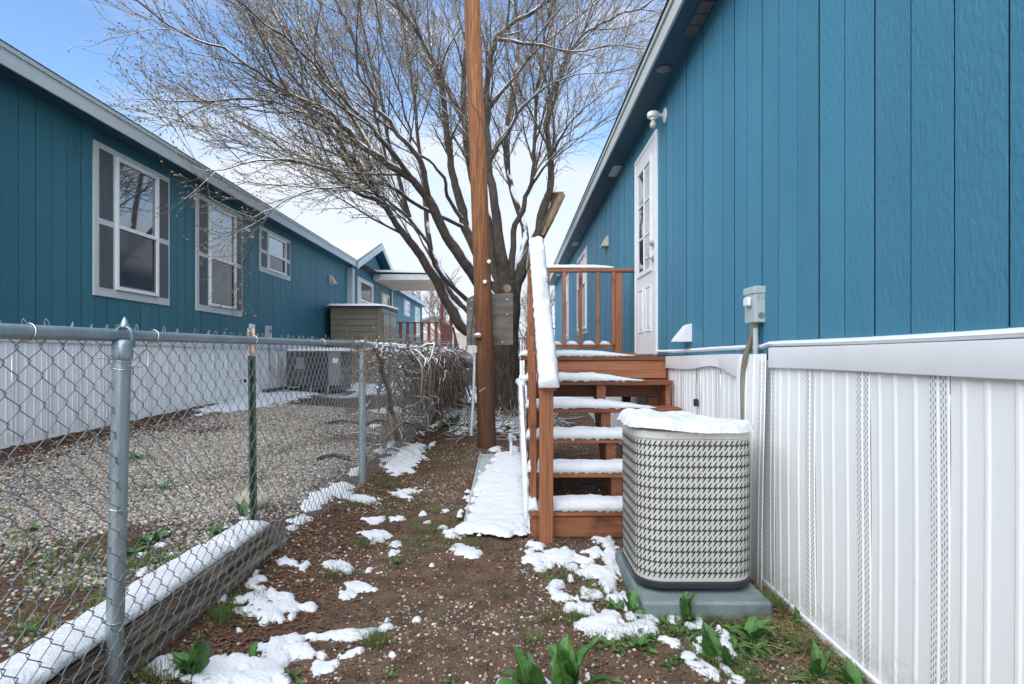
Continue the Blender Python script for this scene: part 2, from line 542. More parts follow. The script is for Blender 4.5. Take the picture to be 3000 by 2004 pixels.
M_grass = mat('short_grass', (0.075, 0.135, 0.028), (0.14, 0.15, 0.05), rough=.7, island=.4, scale=2)
M_needle = mat('dry_needles', (0.42, 0.20, 0.085), (0.30, 0.15, 0.07), rough=.8, island=.35)
M_litter = mat('dry_brown_leaves', (0.20, 0.105, 0.060), (0.095, 0.052, 0.034), rough=.85, island=.5, scale=20)
M_stem = mat('straw_stem', (0.36, 0.25, 0.13), rough=.8, island=.5)
M_vine = mat('vine_wood', (0.21, 0.155, 0.12), (0.095, 0.070, 0.055), rough=.9, snow=.58)
M_vineb = mat('tan_vine_shoots', (0.27, 0.17, 0.115), rough=.85)
M_roof = mat('dark_shingles', (0.05, 0.05, 0.055), rough=.9)
M_soft = mat('tan_porch_ceiling', (0.76, 0.57, 0.41), rough=.8)
M_deckred = mat('dark_red_porch_wood', (0.12, 0.030, 0.016), (0.17, 0.045, 0.022), rough=.6, objvar=.2)
M_rock = mat('pale_river_rock', (0.40, 0.36, 0.29), (0.29, 0.26, 0.21), rough=.85, scale=9, bump=.5, bscale=40)

def glass_mat(name, tint, rough=0.03):
    m = mat(name, tint, rough=rough, spec=1.0)
    b = m.node_tree.nodes['Principled BSDF']
    b.inputs['IOR'].default_value = 1.9
    b.inputs['Coat Weight'].default_value = 0.6
    return m
M_glass = glass_mat('reflective_window_glass', (0.035, 0.042, 0.05))
M_screen = glass_mat('glass_behind_insect_screen', (0.035, 0.036, 0.042), 0.10)
M_screen.node_tree.nodes['Principled BSDF'].inputs['IOR'].default_value = 1.35
M_screen.node_tree.nodes['Principled BSDF'].inputs['Coat Weight'].default_value = 0.0
M_blind = mat('white_blinds_behind_glass', (0.5, 0.52, 0.53), (0.40, 0.42, 0.43), rough=.12, stretch=(1, 1, 30), scale=1)
M_bulb = mat('cream_lamp_glass', (0.62, 0.60, 0.45), rough=.25)

def pebble_mat(name, cols, rough=0.75):
    m = mat(name, (0.3, 0.3, 0.3), rough=rough)
    n, l = m.node_tree.nodes, m.node_tree.links
    b = n['Principled BSDF']
    g = n.new('ShaderNodeNewGeometry')
    ramp = n.new('ShaderNodeValToRGB')
    ramp.color_ramp.interpolation = 'CONSTANT'
    els = ramp.color_ramp.elements
    for i, c in enumerate(cols):
        if i < 2: e = els[i]; e.position = i / len(cols)
        else: e = els.new(i / len(cols))
        e.color = (*c, 1)
    l.new(g.outputs['Random Per Island'], ramp.inputs[0])
    hs = n.new('ShaderNodeHueSaturation')
    wn_ = n.new('ShaderNodeTexWhiteNoise'); wn_.noise_dimensions = '1D'
    l.new(g.outputs['Random Per Island'], wn_.inputs['W'])
    mr = n.new('ShaderNodeMapRange'); mr.inputs['To Min'].default_value = .72; mr.inputs['To Max'].default_value = 1.3
    l.new(wn_.outputs['Value'], mr.inputs['Value']); l.new(mr.outputs[0], hs.inputs['Value'])
    l.new(ramp.outputs[0], hs.inputs['Color']); l.new(hs.outputs[0], b.inputs['Base Color'])
    return m
M_gravel = pebble_mat('mixed_river_gravel', [(.40, .365, .30), (.26, .25, .24), (.45, .38, .28), (.14, .135, .13), (.36, .25, .17), (.32, .295, .25),
                                             (.55, .50, .42), (.28, .21, .15), (.19, .185, .18), (.40, .37, .32)])
M_pebble = pebble_mat('soil_pebbles', [(.34, .25, .19), (.15, .115, .09), (.50, .43, .36), (.21, .15, .105), (.27, .27, .265), (.12, .085, .06), (.37, .26, .18), (.58, .50, .42)])
# ------------------------------------------------------------------ ground
def axis_vals(lo, hi, fine_lo, fine_hi, step, grow=1.18):
    v = list(np.arange(fine_lo, fine_hi + 1e-6, step))
    s, x = step, fine_lo
    left = []
    while x > lo:
        s *= grow; x -= s; left.append(x)
    s, x = step, v[-1]
    right = []
    while x < hi:
        s *= grow; x += s; right.append(x)
    return left[::-1] + v + right
gx = axis_vals(-400, 400, -4.8, 1.5, 0.035)
gy = axis_vals(-30, 900, 1.0, 9.0, 0.035)
nx, ny = len(gx), len(gy)
gv = np.zeros((ny, nx, 3)); gcol = np.zeros((ny, nx, 4)); gcol[..., 3] = 1
for j, y in enumerate(gy):
    for i, x in enumerate(gx):
        z = gz(x, y) if (-12 < x < 6 and y < 30) else ground_h(max(-8, min(2, x)), y)
        gv[j, i] = (x, y, z)
        if -12 < x < 6 and y < 30:
            e = noise.noise(Vector((x * 1.3, y * 1.3, 0))) * .25
            grav = 1 - sstep(-1.75, -1.35, x + e * .8)
            wob = noise.noise(Vector((x * .8, y * .5, 5)))
            lit = sstep(-3.6, -4.2, 0) if False else (1 - sstep(-4.35, -3.7, x + wob * .5)) if y > 3 else 0
            lit = max(lit, (1 - sstep(.25, .7, abs(x + 1.25 + wob * .3))) * .9)
            if x < -.6: lit = max(lit, .75 * sstep(5.0, 7.6, y + wob), sstep(8.6, 10.5, y + wob))
            if -2.6 < x < -1.5 and y < 4.2: lit = max(lit, .85 * (1 - sstep(3.0, 4.2, y)) * sstep(-2.6, -2.0, x + wob * .5))
            gcol[j, i, :3] = (grav, lit, sstep(10.5, 16, y + wob * 4))
        else:
            gcol[j, i, :3] = (0, 0.3, 1)
idx = np.arange(nx * ny).reshape(ny, nx)
q = np.stack([idx[:-1, :-1], idx[:-1, 1:], idx[1:, 1:], idx[1:, :-1]], -1).reshape(-1, 4)
M_ground = bpy.data.materials.new('ground_soil_and_gravel')
M_ground.use_nodes = True
def ground_material(m):
    n, l = m.node_tree.nodes, m.node_tree.links
    b = n['Principled BSDF']; b.inputs['Roughness'].default_value = .92; b.inputs['Specular IOR Level'].default_value = .2
    at = n.new('ShaderNodeAttribute'); at.attribute_name = 'zones'
    sp = n.new('ShaderNodeSeparateColor'); l.new(at.outputs['Color'], sp.inputs[0])
    tc_ = n.new('ShaderNodeTexCoord')
    def noise_(sc_, det=5, stretch=(1, 1, 1)):
        mp_ = n.new('ShaderNodeMapping'); mp_.inputs['Scale'].default_value = stretch
        l.new(tc_.outputs['Object'], mp_.inputs[0])
        a = n.new('ShaderNodeTexNoise'); a.inputs['Scale'].default_value = sc_; a.inputs['Detail'].default_value = det
        l.new(mp_.outputs[0], a.inputs['Vector'])
        return a.outputs['Fac']
    def ramp(fac, a, b_, c1, c2):
        mr = n.new('ShaderNodeMapRange'); mr.inputs['From Min'].default_value = a; mr.inputs['From Max'].default_value = b_
        l.new(fac, mr.inputs['Value'])
        mx_ = n.new('ShaderNodeMix'); mx_.data_type = 'RGBA'
        for k, c in ((6, c1), (7, c2)):
            if isinstance(c, tuple): mx_.inputs[k].default_value = (*c, 1)
            else: l.new(c, mx_.inputs[k])
        l.new(mr.outputs[0], mx_.inputs[0])
        return mx_.outputs[2]
    soil = ramp(noise_(7), .38, .62, (.128, .080, .054), (.062, .039, .028))
    soil = ramp(noise_(160, 3), .50, .66, soil, (.19, .125, .085))
    # gravel: voronoi stones
    vo = n.new('ShaderNodeTexVoronoi'); vo.inputs['Scale'].default_value = 42
    l.new(tc_.outputs['Object'], vo.inputs['Vector'])
    rp = n.new('ShaderNodeValToRGB')
    cols = [(.15, .15, .145), (.36, .33, .28), (.22, .22, .215), (.46, .40, .31), (.30, .22, .16)]
    for i, c in enumerate(cols):
        e = rp.color_ramp.elements[i] if i < 2 else rp.color_ramp.elements.new(i / 4)
        e.position = i / 4; e.color = (*c, 1)
    spv = n.new('ShaderNodeSeparateColor'); l.new(vo.outputs['Color'], spv.inputs[0])
    l.new(spv.outputs[0], rp.inputs[0])
    stones = ramp(vo.outputs['Distance'], .3, .75, rp.outputs[0], (.03, .022, .017))
    lit = ramp(noise_(55, 4), .42, .6, (.130, .072, .044), (.050, .031, .022))
    def gate(fac, noise_f, amt=.6):
        a = n.new('ShaderNodeMath'); a.operation = 'MULTIPLY_ADD'; a.inputs[1].default_value = amt
        l.new(noise_f, a.inputs[0]); l.new(fac, a.inputs[2])
        mr = n.new('ShaderNodeMapRange'); mr.inputs['From Min'].default_value = .5 + amt * .35; mr.inputs['From Max'].default_value = .5 + amt * .65
        l.new(a.outputs[0], mr.inputs['Value'])
        return mr.outputs[0]
    c = ramp(gate(sp.outputs[0], noise_(5, 4)), 0, 1, soil, stones)
    c = ramp(gate(sp.outputs[1], noise_(9, 5), 1.0), 0, 1, c, lit)
    sn = gate(sp.outputs[2], noise_(.9, 6), 1.2)
    c = ramp(sn, 0, 1, c, (.82, .85, .90))
    l.new(c, b.inputs['Base Color'])
    bp = n.new('ShaderNodeBump'); bp.inputs['Strength'].default_value = .9; bp.inputs['Distance'].default_value = .012
    l.new(noise_(38, 8), bp.inputs['Height']); l.new(bp.outputs[0], b.inputs['Normal'])
ground_material(M_ground)
ground = fast_mesh('ground', gv.reshape(-1, 3), q, M_ground)
tag(ground, 'brown soil and gravel ground of the lane between the two houses', kind='structure')
ca = ground.data.color_attributes.new('zones', 'FLOAT_COLOR', 'POINT')
ca.data.foreach_set('color', gcol.reshape(-1).astype(np.float32))

# far hills
mb = MB()
hp = []
for i in range(61):
    a = math.radians(-75 + 150 * i / 60)
    hh = 26 + 16 * noise.noise(Vector((i * .16, 2, 0))) + 4 * noise.noise(Vector((i * .7, 4, 0)))
    hp.append((a, hh))
def hillp(i, j):
    a, hh = hp[i]
    r = 560 + j * 28
    return (r * math.sin(a), r * math.cos(a), hh * math.sin(min(1, j / 7) * math.pi / 2) * (1 + .08 * noise.noise(Vector((i * .9, j * .8, 1)))))
mb.grid(61, 10, hillp)
M_hill = mat('distant_brush_hills', (0.22, 0.20, 0.20), (0.36, 0.37, 0.40), rough=.95, scale=.02, detail=8)
hills = mb.build('hills', M_hill, smooth=True, loc=(0, 600, 0))
tag(hills, 'low grey snow dusted hills far behind the houses', kind='structure')

# ------------------------------------------------------------------ houses
def panel_profile():
    return [(0, 0), (.004, .0035), (.036, .0035), (.040, 0), (.046, 0), (.05, .0035), (.082, .0035), (.086, 0), (.146, 0), (.155, .004), (.165, .004),
            (.174, 0), (.251, 0), (.260, .004), (.270, .004), (.279, 0), (.341, 0), (.350, .004), (.358, .004), (.367, 0), (.407, 0)]
PANW = 0.407
def skirt_panel_mesh(x, y0, z0, z1, sx, lean=0.0):
    """vertical ribbed vinyl panel with its face towards sx"""
    m = MB()
    pr = panel_profile()
    nz = 5
    def fn(i, j):
        u, o = pr[i]
        t = j / (nz - 1)
        return (x + sx * o + lean * (1 - t) + .0025 * math.sin(t * 5 + y0 * 3), y0 + u, z0 + (z1 - z0) * t)
    m.grid(len(pr), nz, fn)
    s = MB()
    rows = int((z1 - z0 - .04) / .024)
    for base in (.004, .050):
        for c in range(3):
            yy = y0 + base + .0055 + c * .0102
            for r in range(rows):
                zz = z0 + .02 + r * .024 + (c % 2) * .012
                t = (zz - z0) / (z1 - z0)
                xx = x + sx * .0043 + lean * (1 - t) + .0025 * math.sin(t * 5 + y0 * 3)
                s.add([(xx, yy, zz), (xx, yy + .0032, zz), (xx, yy + .0032, zz + .013), (xx, yy, zz + .013)], [(0, 1, 2, 3)])
    return m, s

def make_window(house, sx, xw, yA, yB, z0, z1, iy0, iy1, iz0, iz1, zmid, shutters=True, glass_top=None, glass_bot=None, screen=True, casing=True):
    """window on a wall plane xw whose outside is towards sx; casing yA..yB, vinyl frame iy0..iy1"""
    w = bpy.data.objects.new('window', None); C.objects.link(w); w.parent = house
    w.location = Vector((xw, (yA + yB) / 2, z0)) - world_loc(house)
    def bx(name, y0_, y1_, za, zb, d0, d1, m, ch=.003):
        a, b = sorted((xw + sx * d0, xw + sx * d1))
        return MB().box(a, b, y0_, y1_, za, zb, ch).build(name, m, w)
    if casing:
        bx('casing_board', yA, iy0 - .003, z0, z1, -.004, .020, M_casing)
        bx('casing_board', iy1 + .003, yB, z0, z1, -.004, .020, M_casing)
        bx('casing_board', iy0, iy1, iz1 + .003, z1, -.004, .018, M_casing)
        bx('casing_board', iy0, iy1, z0, iz0 - .003, -.004, .018, M_casing)
    if shutters:
        zm = zmid
        for a, b in ((yA + .075, iy0 - .045), (iy1 + .03, yB - .045)):
            for za, zb in ((z0 + .10, zm - .035), (zm + .035, z1 - .07)):
                bx('shutter_panel', a, b, za, zb, .018, .030, M_shutter, .004)
    t = .042
    # vinyl frame
    bx('frame_side', iy0, iy0 + t, iz0, iz1, .0, .046, M_white)
    bx('frame_side', iy1 - t, iy1, iz0, iz1, .0, .046, M_white)
    bx('frame_head', iy0 + t, iy1 - t, iz1 - t, iz1, .0, .044, M_white)
    bx('frame_sill', iy0 + t, iy1 - t, iz0, iz0 + t, .0, .050, M_white)
    zs = zmid
    bx('meeting_rail', iy0 + t, iy1 - t, zs - .022, zs + .022, .004, .038, M_white)
    bx('pane', iy0 + t, iy1 - t, zs + .022, iz1 - t, .006, .012, glass_top or M_glass, 0)
    bx('pane', iy0 + t, iy1 - t, iz0 + t, zs - .022, .006, .011, glass_bot or M_screen, 0)
    if screen:
        bx('screen_frame', iy1 - t - .028, iy1 - t, iz0 + t, zs - .022, .012, .024, M_bronze)
        bx('screen_frame', iy0 + t, iy1 - t - .028, iz0 + t, iz0 + t + .022, .012, .022, M_bronze)
    return w
M_bronze = mat('brown_grey_screen_frame', (0.16, 0.13, 0.11), rough=.5)

# ---- right house
XR = 1.36
RH = thing('mobile_home', (3.6, 9, 0), 'bright blue mobile home close on the right with a white back door', 'house')
mb = MB().box(XR + .012, XR + 7.2, -4, 19.6, 1.10, 3.62); mb.build('wall', M_blue, RH)
mb = MB().prism([(-.012, .0030), (-.012, .1983), (0, .182), (0, .019)], 0, 2.36, 'xy')
bd = mb.build('siding_board', M_blue, None, loc=(0, 0, 0))
bd.name = 'siding_board'
k = 0
y = 1.615 - 5 * .2013
first = True
while y < 19.5:
    if y + .2013 > .55:
        o = bd if first else bd.copy()
        if not first: C.objects.link(o)
        o.parent = RH
        joint = (round((y - 1.615) / .2013) % 6 == 5)
        o.location = Vector((XR + .0005 * ((k * 7) % 5), y + (.002 if joint else 0), 1.235)) - world_loc(RH)
        first = False
    y += .2013; k += 1
# eave: soffit, fascia, drip edge, roof
XF = 1.10
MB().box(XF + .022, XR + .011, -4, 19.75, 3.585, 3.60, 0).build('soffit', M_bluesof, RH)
MB().box(XF, XF + .02, -4, 19.75, 3.545, 3.695, .003).build('fascia', M_fascia, RH)
MB().box(XF - .016, XF - .002, -4, 19.76, 3.665, 3.705, .002).build('drip_edge', M_fascia, RH)
MB().prism([(XF - .03, 3.707), (XF + 4.3, 4.75), (XF + 8.6, 3.707)], -4, 19.8, 'xz').build('roof', M_roof, RH)
mb = MB()
def roofsnow(xe, sgn):
    def fn(i, j):
        yy = -3.9 + i * .20
        e = .02 + .016 * noise.noise(Vector((yy * 2.3, 1, sgn))) + .01 * noise.noise(Vector((yy * 9, 1, sgn)))
        prof = [(-.010, -.002), (-.012, .018), (.02, .04), (.8, .05), (4.3, .055)]
        u, h = prof[j]
        return (xe + sgn * (u + e), yy, 3.70 + (0.2426 * max(0, u + e + .03)) + h * (1 + .5 * noise.noise(Vector((yy * 3, j, 7)))))
    return fn
mb.grid(118, 5, roofsnow(XF, 1))
o = mb.build('roof_snow', M_snow, RH, smooth=True)
# skirting
SX = 1.345
yst = 1.873 - .043
ys = [yst + (i - 4) * PANW for i in range(8)]       # near section
for i, yy in enumerate(ys):
    if yy + PANW < .45: continue
    a, b = skirt_panel_mesh(SX, yy, .0, 1.20, -1, lean=0.0)
    p = a.build('skirting_panel', M_vinyl, RH, smooth=8)
    s_ = b.build('vent_slots', M_slot, p, fix=False); s_['kind'] = 'stuff'
# loose tall panel beside the disconnect box, slightly out of line
a, b = skirt_panel_mesh(SX - .035, 3.085, .0, 1.235, -1, lean=-.02)
p = a.build('skirting_panel', M_vinyl, RH, smooth=8)
p['label'] = 'loose taller skirting panel standing proud under the grey disconnect box'
s_ = b.build('vent_slots', M_slot, p, fix=False); s_['kind'] = 'stuff'
for i in range(16):
    yy = 3.49 + i * PANW
    if yy > 19.3: break
    a, b = skirt_panel_mesh(SX + .012, yy, .0 if yy < 6 else .1, 1.215, -1)
    p = a.build('skirting_panel', M_vinyl, RH, smooth=8)
    s_ = b.build('vent_slots', M_slot, p, fix=False); s_['kind'] = 'stuff'
MB().box(SX + .045, SX + .06, 10.0, 19.5, .1, 1.16).build('skirting_wall', M_vinyl, RH)
# top trim: rounded cap and wide band
def band(y0_, y1_, x, z0f, z1f, sx, name, m, parent, n=40, th=.022):
    mbb = MB()
    prof = [(.0, 0), (th, .0), (th + .001, .02), (th, .98), (.004, 1.0)]
    def fn(i, j):
        yy = y0_ + (y1_ - y0_) * i / (n - 1)
        o_, t = prof[j]
        return (x + sx * o_, yy, z0f(yy) + (z1f(yy) - z0f(yy)) * t)
    mbb.grid(n, len(prof), fn)
    return mbb.build(name, m, parent, smooth=30)
band(.3, 3.085, SX, lambda y: 1.163 + .003 * math.sin(y * 3), lambda y: 1.268 + .002 * math.sin(y * 2), -1, 'trim_board', M_trim, RH)
mb = MB()
capf = lambda y: 1.272 + (0.006 if y < 3.2 else -.008) + .004 * math.sin(y * 2.2)
mb.grid(60, 7, lambda i, j: (XR - .004 - (.030 if i * .1 < 3 else .02) * math.sin(j / 6 * math.pi), .3 + 5.4 * i / 59, capf(.3 + 5.4 * i / 59) - .012 + .036 * j / 6))
mb.build('trim_cap', M_trim, RH, smooth=True)
sag = lambda y: 1.128 - .045 * sstep(4.3, 3.5, 0) if False else 1.128
band(3.52, 5.19, SX + .004, lambda y: 1.122 + .035 * math.exp(-((y - 4.0) / .35) ** 2) - .03 * (1 - sstep(3.5, 3.9, y)), lambda y: 1.238 - .008 * (y - 3.5), -1, 'trim_board', M_trim, RH)
# bottom rail of skirting along the soil
MB().box(SX - .022, SX - .004, .4, 3.45, -.02, .035, .004).build('bottom_rail', M_trim, RH)
# the white door
DY0, DY1 = 5.56, 6.55
dr = bpy.data.objects.new('door', None); C.objects.link(dr); dr.parent = RH
dr.location = Vector((XR, 6.05, 1.23)) - world_loc(RH)
dz0, dz1 = 1.245, 3.355
MB().box(XR - .030, XR - .001, DY0, DY0 + .05, dz0, dz1, .004).build('door_frame', M_door, dr)
MB().box(XR - .030, XR - .001, DY1 - .05, DY1, dz0, dz1, .004).build('door_frame', M_door, dr)
MB().box(XR - .030, XR - .001, DY0 + .05, DY1 - .05, dz1 - .05, dz1, .004).build('door_frame', M_door, dr)
MB().box(XR - .055, XR - .001, DY0 + .0, DY1, dz0 - .025, dz0, .004).build('threshold', M_chrome, dr)
MB().box(XR - .024, XR - .001, DY0 + .052, DY1 - .052, dz0 + .004, dz1 - .052, .003).build('door_slab', M_door, dr)
# glazed opening: 2 x 3 lights with raised surround
ly0, ly1, lz0, lz1 = DY0 + .22, DY1 - .22, 2.10, 3.13
xo = XR - .026
for a, b, c, d in ((ly0 - .05, ly0, lz0 - .05, lz1 + .05), (ly1, ly1 + .05, lz0 - .05, lz1 + .05)):
    MB().box(xo - .014, xo + .002, a, b, c, d, .004).build('light_surround', M_door, dr)
for c, d in ((lz0 - .05, lz0), (lz1, lz1 + .05)):
    MB().box(xo - .014, xo + .002, ly0, ly1, c, d, .004).build('light_surround', M_door, dr)
for i in range(2):
    for j in range(3):
        a = ly0 + (ly1 - ly0) * i / 2 + .009; b = ly0 + (ly1 - ly0) * (i + 1) / 2 - .009
        c = lz0 + (lz1 - lz0) * j / 3 + .009; d = lz0 + (lz1 - lz0) * (j + 1) / 3 - .009
        MB().box(xo - .003, xo + .001, a, b, c, d).build('pane', M_glass if i else M_blind, dr)
MB().box(xo - .012, xo, (ly0 + ly1) / 2 - .011, (ly0 + ly1) / 2 + .011, lz0, lz1, .003).build('muntin', M_door, dr)
for j in (1, 2):
    zz = lz0 + (lz1 - lz0) * j / 3
    MB().box(xo - .011, xo, ly0, ly1, zz - .011, zz + .011, .003).build('muntin', M_door, dr)
for a, b in ((DY0 + .20, DY0 + .43), (DY1 - .43, DY1 - .20)):
    za, zb = 1.47, 1.92
    mb = MB()
    for (p, q_, r_, s_) in ((a, a + .014, za, zb), (b - .014, b, za, zb), (a + .014, b - .014, za, za + .014), (a + .014, b - .014, zb - .014, zb)):
        mb.box(xo - .007, xo + .002, p, q_, r_, s_, .002)
    mb.box(xo - .005, xo + .002, a + .035, b - .035, za + .035, zb - .035, .004)
    mb.build('door_panel', M_door, dr)
MB().lathe((xo, DY0 + .115, 2.30), (-1, 0, 0), [(.030, 0), (.030, .012), (.022, .018), (.021, .032), (0.0, .034)]).build('deadbolt', M_chrome, dr, smooth=40)
MB().lathe((xo, DY0 + .115, 2.16), (-1, 0, 0), [(.031, 0), (.031, .007), (.013, .014), (.012, .038), (.024, .046), (.028, .060), (.024, .074), (0, .078)]).build('door_knob', M_chrome, dr, smooth=40)
# far windows of the right house
make_window(RH, -1, XR, 10.9, 12.45, 1.66, 3.27, 10.97, 12.38, 1.74, 3.20, 2.62, shutters=False, glass_top=M_blind)
make_window(RH, -1, XR, 14.5, 15.9, 1.66, 3.27, 14.57, 15.83, 1.74, 3.20, 2.62, shutters=False, glass_top=M_blind)
# soffit vents
def soffit_vent(y0_, y1_):
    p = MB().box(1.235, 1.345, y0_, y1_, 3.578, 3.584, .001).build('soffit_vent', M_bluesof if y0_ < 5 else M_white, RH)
    n = 3
    L = (y1_ - y0_) / n
    for i in range(n):
        mb = MB()
        mb.box(1.245, 1.335, y0_ + i * L + .012, y0_ + (i + 1) * L - .012, 3.572, 3.577, .001)
        for j in range(7):
            yy = y0_ + i * L + .02 + (L - .04) * j / 6.5
            mb.box(1.250, 1.330, yy, yy + .006, 3.568, 3.5715)
        mb.build('vent_louvre', M_aclight if y0_ < 5 else M_white, p)
soffit_vent(3.93, 4.36)
for yy in (7.35, 12.2, 16.9):
    soffit_vent(yy, yy + .42)
# small round cover under the soffit
mb = MB().lathe((1.23, 4.87, 3.584), (0, 0, -1), [(.062, 0), (.062, .008), (.052, .014), (0, .016)], 24)
mb.build('round_soffit_cover', M_aclight, RH, smooth=40)

def hood(name, x, sx, y0_, y1_, z0, z1, out, m, label, group=None):
    t = thing(name, (x, (y0_ + y1_) / 2, z0), label, 'vent', group)
    mb = MB()
    a = x + sx * .001
    poly = [(a, z1), (x + sx * .03, z1 - .012), (x + sx * out, z0 + .012), (x + sx * out, z0), (a, z0)]
    mb.prism(poly, y0_, y1_, 'xz')
    mb.build('hood', m, t)
    MB().box(min(x + sx * .001, x + sx * .008), max(x + sx * .001, x + sx * .008), y0_ - .012, y1_ + .012, z0 - .02, z1 + .012, .002).build('back_plate', m, t)
    return t
hood('dryer_vent', XR, -1, 4.50, 4.66, 1.335, 1.475, .125, M_white, 'white wedge shaped vent hood on the blue wall right of the white door')
hood('wall_vent', XR, -1, 8.46, 8.68, 2.80, 2.96, .10, M_cream, 'cream vent hood high on the blue wall beyond the white door')

# porch light
t = thing('porch_light', (XR, 5.30, 3.36), 'white wall lamp with a bare cream bulb above the door corner', 'lamp')
MB().lathe((XR - .001, 5.30, 3.375), (-1, 0, 0), [(.066, 0), (.066, .010), (.056, .020), (.03, .024), (0, .025)], 28).build('back_plate', M_white, t, smooth=40)
MB().tube([(XR - .02, 5.30, 3.375), (XR - .075, 5.30, 3.375)], .016, 12).build('arm', M_white, t, smooth=40)
MB().lathe((XR - .115, 5.30, 3.402), (0, 0, -1), [(.0, 0), (.050, .004), (.054, .014), (.054, .040), (.048, .048), (.026, .050), (.024, .070), (0, .071)], 28).build('socket', M_white, t, smooth=35)
MB().lathe((XR - .115, 5.30, 3.332), (0, 0, -1), [(.014, 0), (.017, .012), (.029, .034), (.031, .046), (.027, .060), (.014, .072), (0, .075)], 20).build('bulb', M_bulb, t, smooth='full')

# disconnect box with two conduits
t = thing('disconnect_box', (XR - .03, 3.26, 1.39), 'grey electrical disconnect box with two conduits on the blue wall above the skirting', 'electrical box')
MB().box(XR - .064, XR - .001, 3.19, 3.335, 1.405, 1.588, .004).build('box_body', M_boxg, t)
MB().box(XR - .070, XR - .0, 3.184, 3.341, 1.560, 1.600, .004).build('box_lid', M_boxg, t)
MB().box(XR - .088, XR - .066, 3.225, 3.30, 1.495, 1.545, .008).build('handle_cover', M_white, t)
mb = MB().lathe((XR - .03, 3.1895, 1.442), (0, -1, 0), [(.018, 0), (.018, .002), (.014, .002), (.014, .0005), (0, .0005)], 20)
for xx, zz in ((.045, 1.545), (.025, 1.54), (.018, 1.53), (.04, 1.53)):
    mb.lathe((XR - xx, 3.1895, zz), (0, -1, 0), [(.0035, 0), (.0035, .0018), (0, .002)], 8)
mb.build('knockout', M_aclight, t)
MB().tube([(XR - .038, 3.245, 1.41), (XR - .038, 3.245, 1.24), (XR - .038, 3.245, 1.1)], .0145, 14).build('rigid_conduit', M_pvc, t, smooth=40)
MB().lathe((XR - .038, 3.245, 1.408), (0, 0, -1), [(.019, 0), (.019, .026), (.016, .03)], 12).build('conduit_collar', M_flex, t, smooth=40)
fp = [P(2207, 948, 3.27), P(2206, 975, 3.27), P(2196, 1010, 3.30), P(2185, 1045, 3.33), P(2178, 1090, 3.36), P(2177, 1150, 3.37), P(2179, 1245, 3.36), P(2180, 1330, 3.34), P(2181, 1500, 3.33)]
def smooth_path(pts, n=6):
    out = []
    pts = [Vector(p) for p in pts]
    for i in range(len(pts) - 1):
        p0 = pts[max(0, i - 1)]; p1 = pts[i]; p2 = pts[i + 1]; p3 = pts[min(len(pts) - 1, i + 2)]
        for k_ in range(n):
            t_ = k_ / n
            out.append(0.5 * ((2 * p1) + (p2 - p0) * t_ + (2 * p0 - 5 * p1 + 4 * p2 - p3) * t_ ** 2 + (3 * p1 - p0 - 3 * p2 + p3) * t_ ** 3))
    out.append(pts[-1])
    return out
MB().tube(smooth_path(fp), .0165, 12).build('flexible_conduit', M_flex, t, smooth=40)
MB().lathe(P(2207, 946, 3.27), (0, 0, -1), [(.018, 0), (.018, .02), (.021, .022), (.021, .034), (.017, .036)], 10).build('conduit_collar', M_aclight, t, smooth=40)

# hanging black sensor
t = thing('hanging_sensor', (1.33, 4.34, .85), 'small black sensor hanging by a thin wire before the skirting behind the stairs', 'sensor')
MB().box(1.315, 1.345, 4.32, 4.35, .858, .912, .004).build('sensor_body', M_dark, t)
MB().tube(smooth_path([(1.332, 4.335, .91), (1.330, 4.34, .99), (1.338, 4.35, 1.06), (1.345, 4.36, 1.14)]), .0018, 5).build('wire', M_dark, t)

# ---- left house
XL = -4.67
LH = thing('mobile_home', (-8, 16, .4), 'long dark teal mobile home with grey trimmed windows behind the fence', 'house')
MB().box(XL - 7.5, XL - .012, -4, 30.4, 1.35, 3.79).build('wall', M_teal, LH)
mb = MB().prism([(.012, .0028), (.012, .2007), (0, .184), (0, .019)], 0, 2.33, 'xy')
bd = mb.build('siding_board', M_teal, None, loc=(0, 0, 0))
y = 5.6 - 9 * .2035
first = True; k = 0
while y < 30.2:
    o = bd if first else bd.copy()
    if not first: C.objects.link(o)
    o.parent = LH
    o.location = Vector((XL - .012 - .0005 * ((k * 7) % 5), y, 1.455)) - world_loc(LH)
    first = False
    y += .2035; k += 1
XE = -4.36
for ya, yb in ((-4, 16.55), (22.75, 30.6)):
    MB().box(XL - .011, XE - .022, ya, yb, 3.765, 3.78).build('soffit', M_bluesof, LH)
    MB().box(XE - .02, XE, ya, yb, 3.715, 3.885, .003).build('fascia', M_fascia, LH)
    MB().box(XE + .002, XE + .018, ya, yb + .02, 3.855, 3.90, .002).build('drip_edge', M_fascia, LH)
MB().prism([(XE + .03, 3.902), (XE - 4.1, 4.93), (XE - 8.2, 3.902)], -4, 30.6, 'xz').build('roof', M_roof, LH)
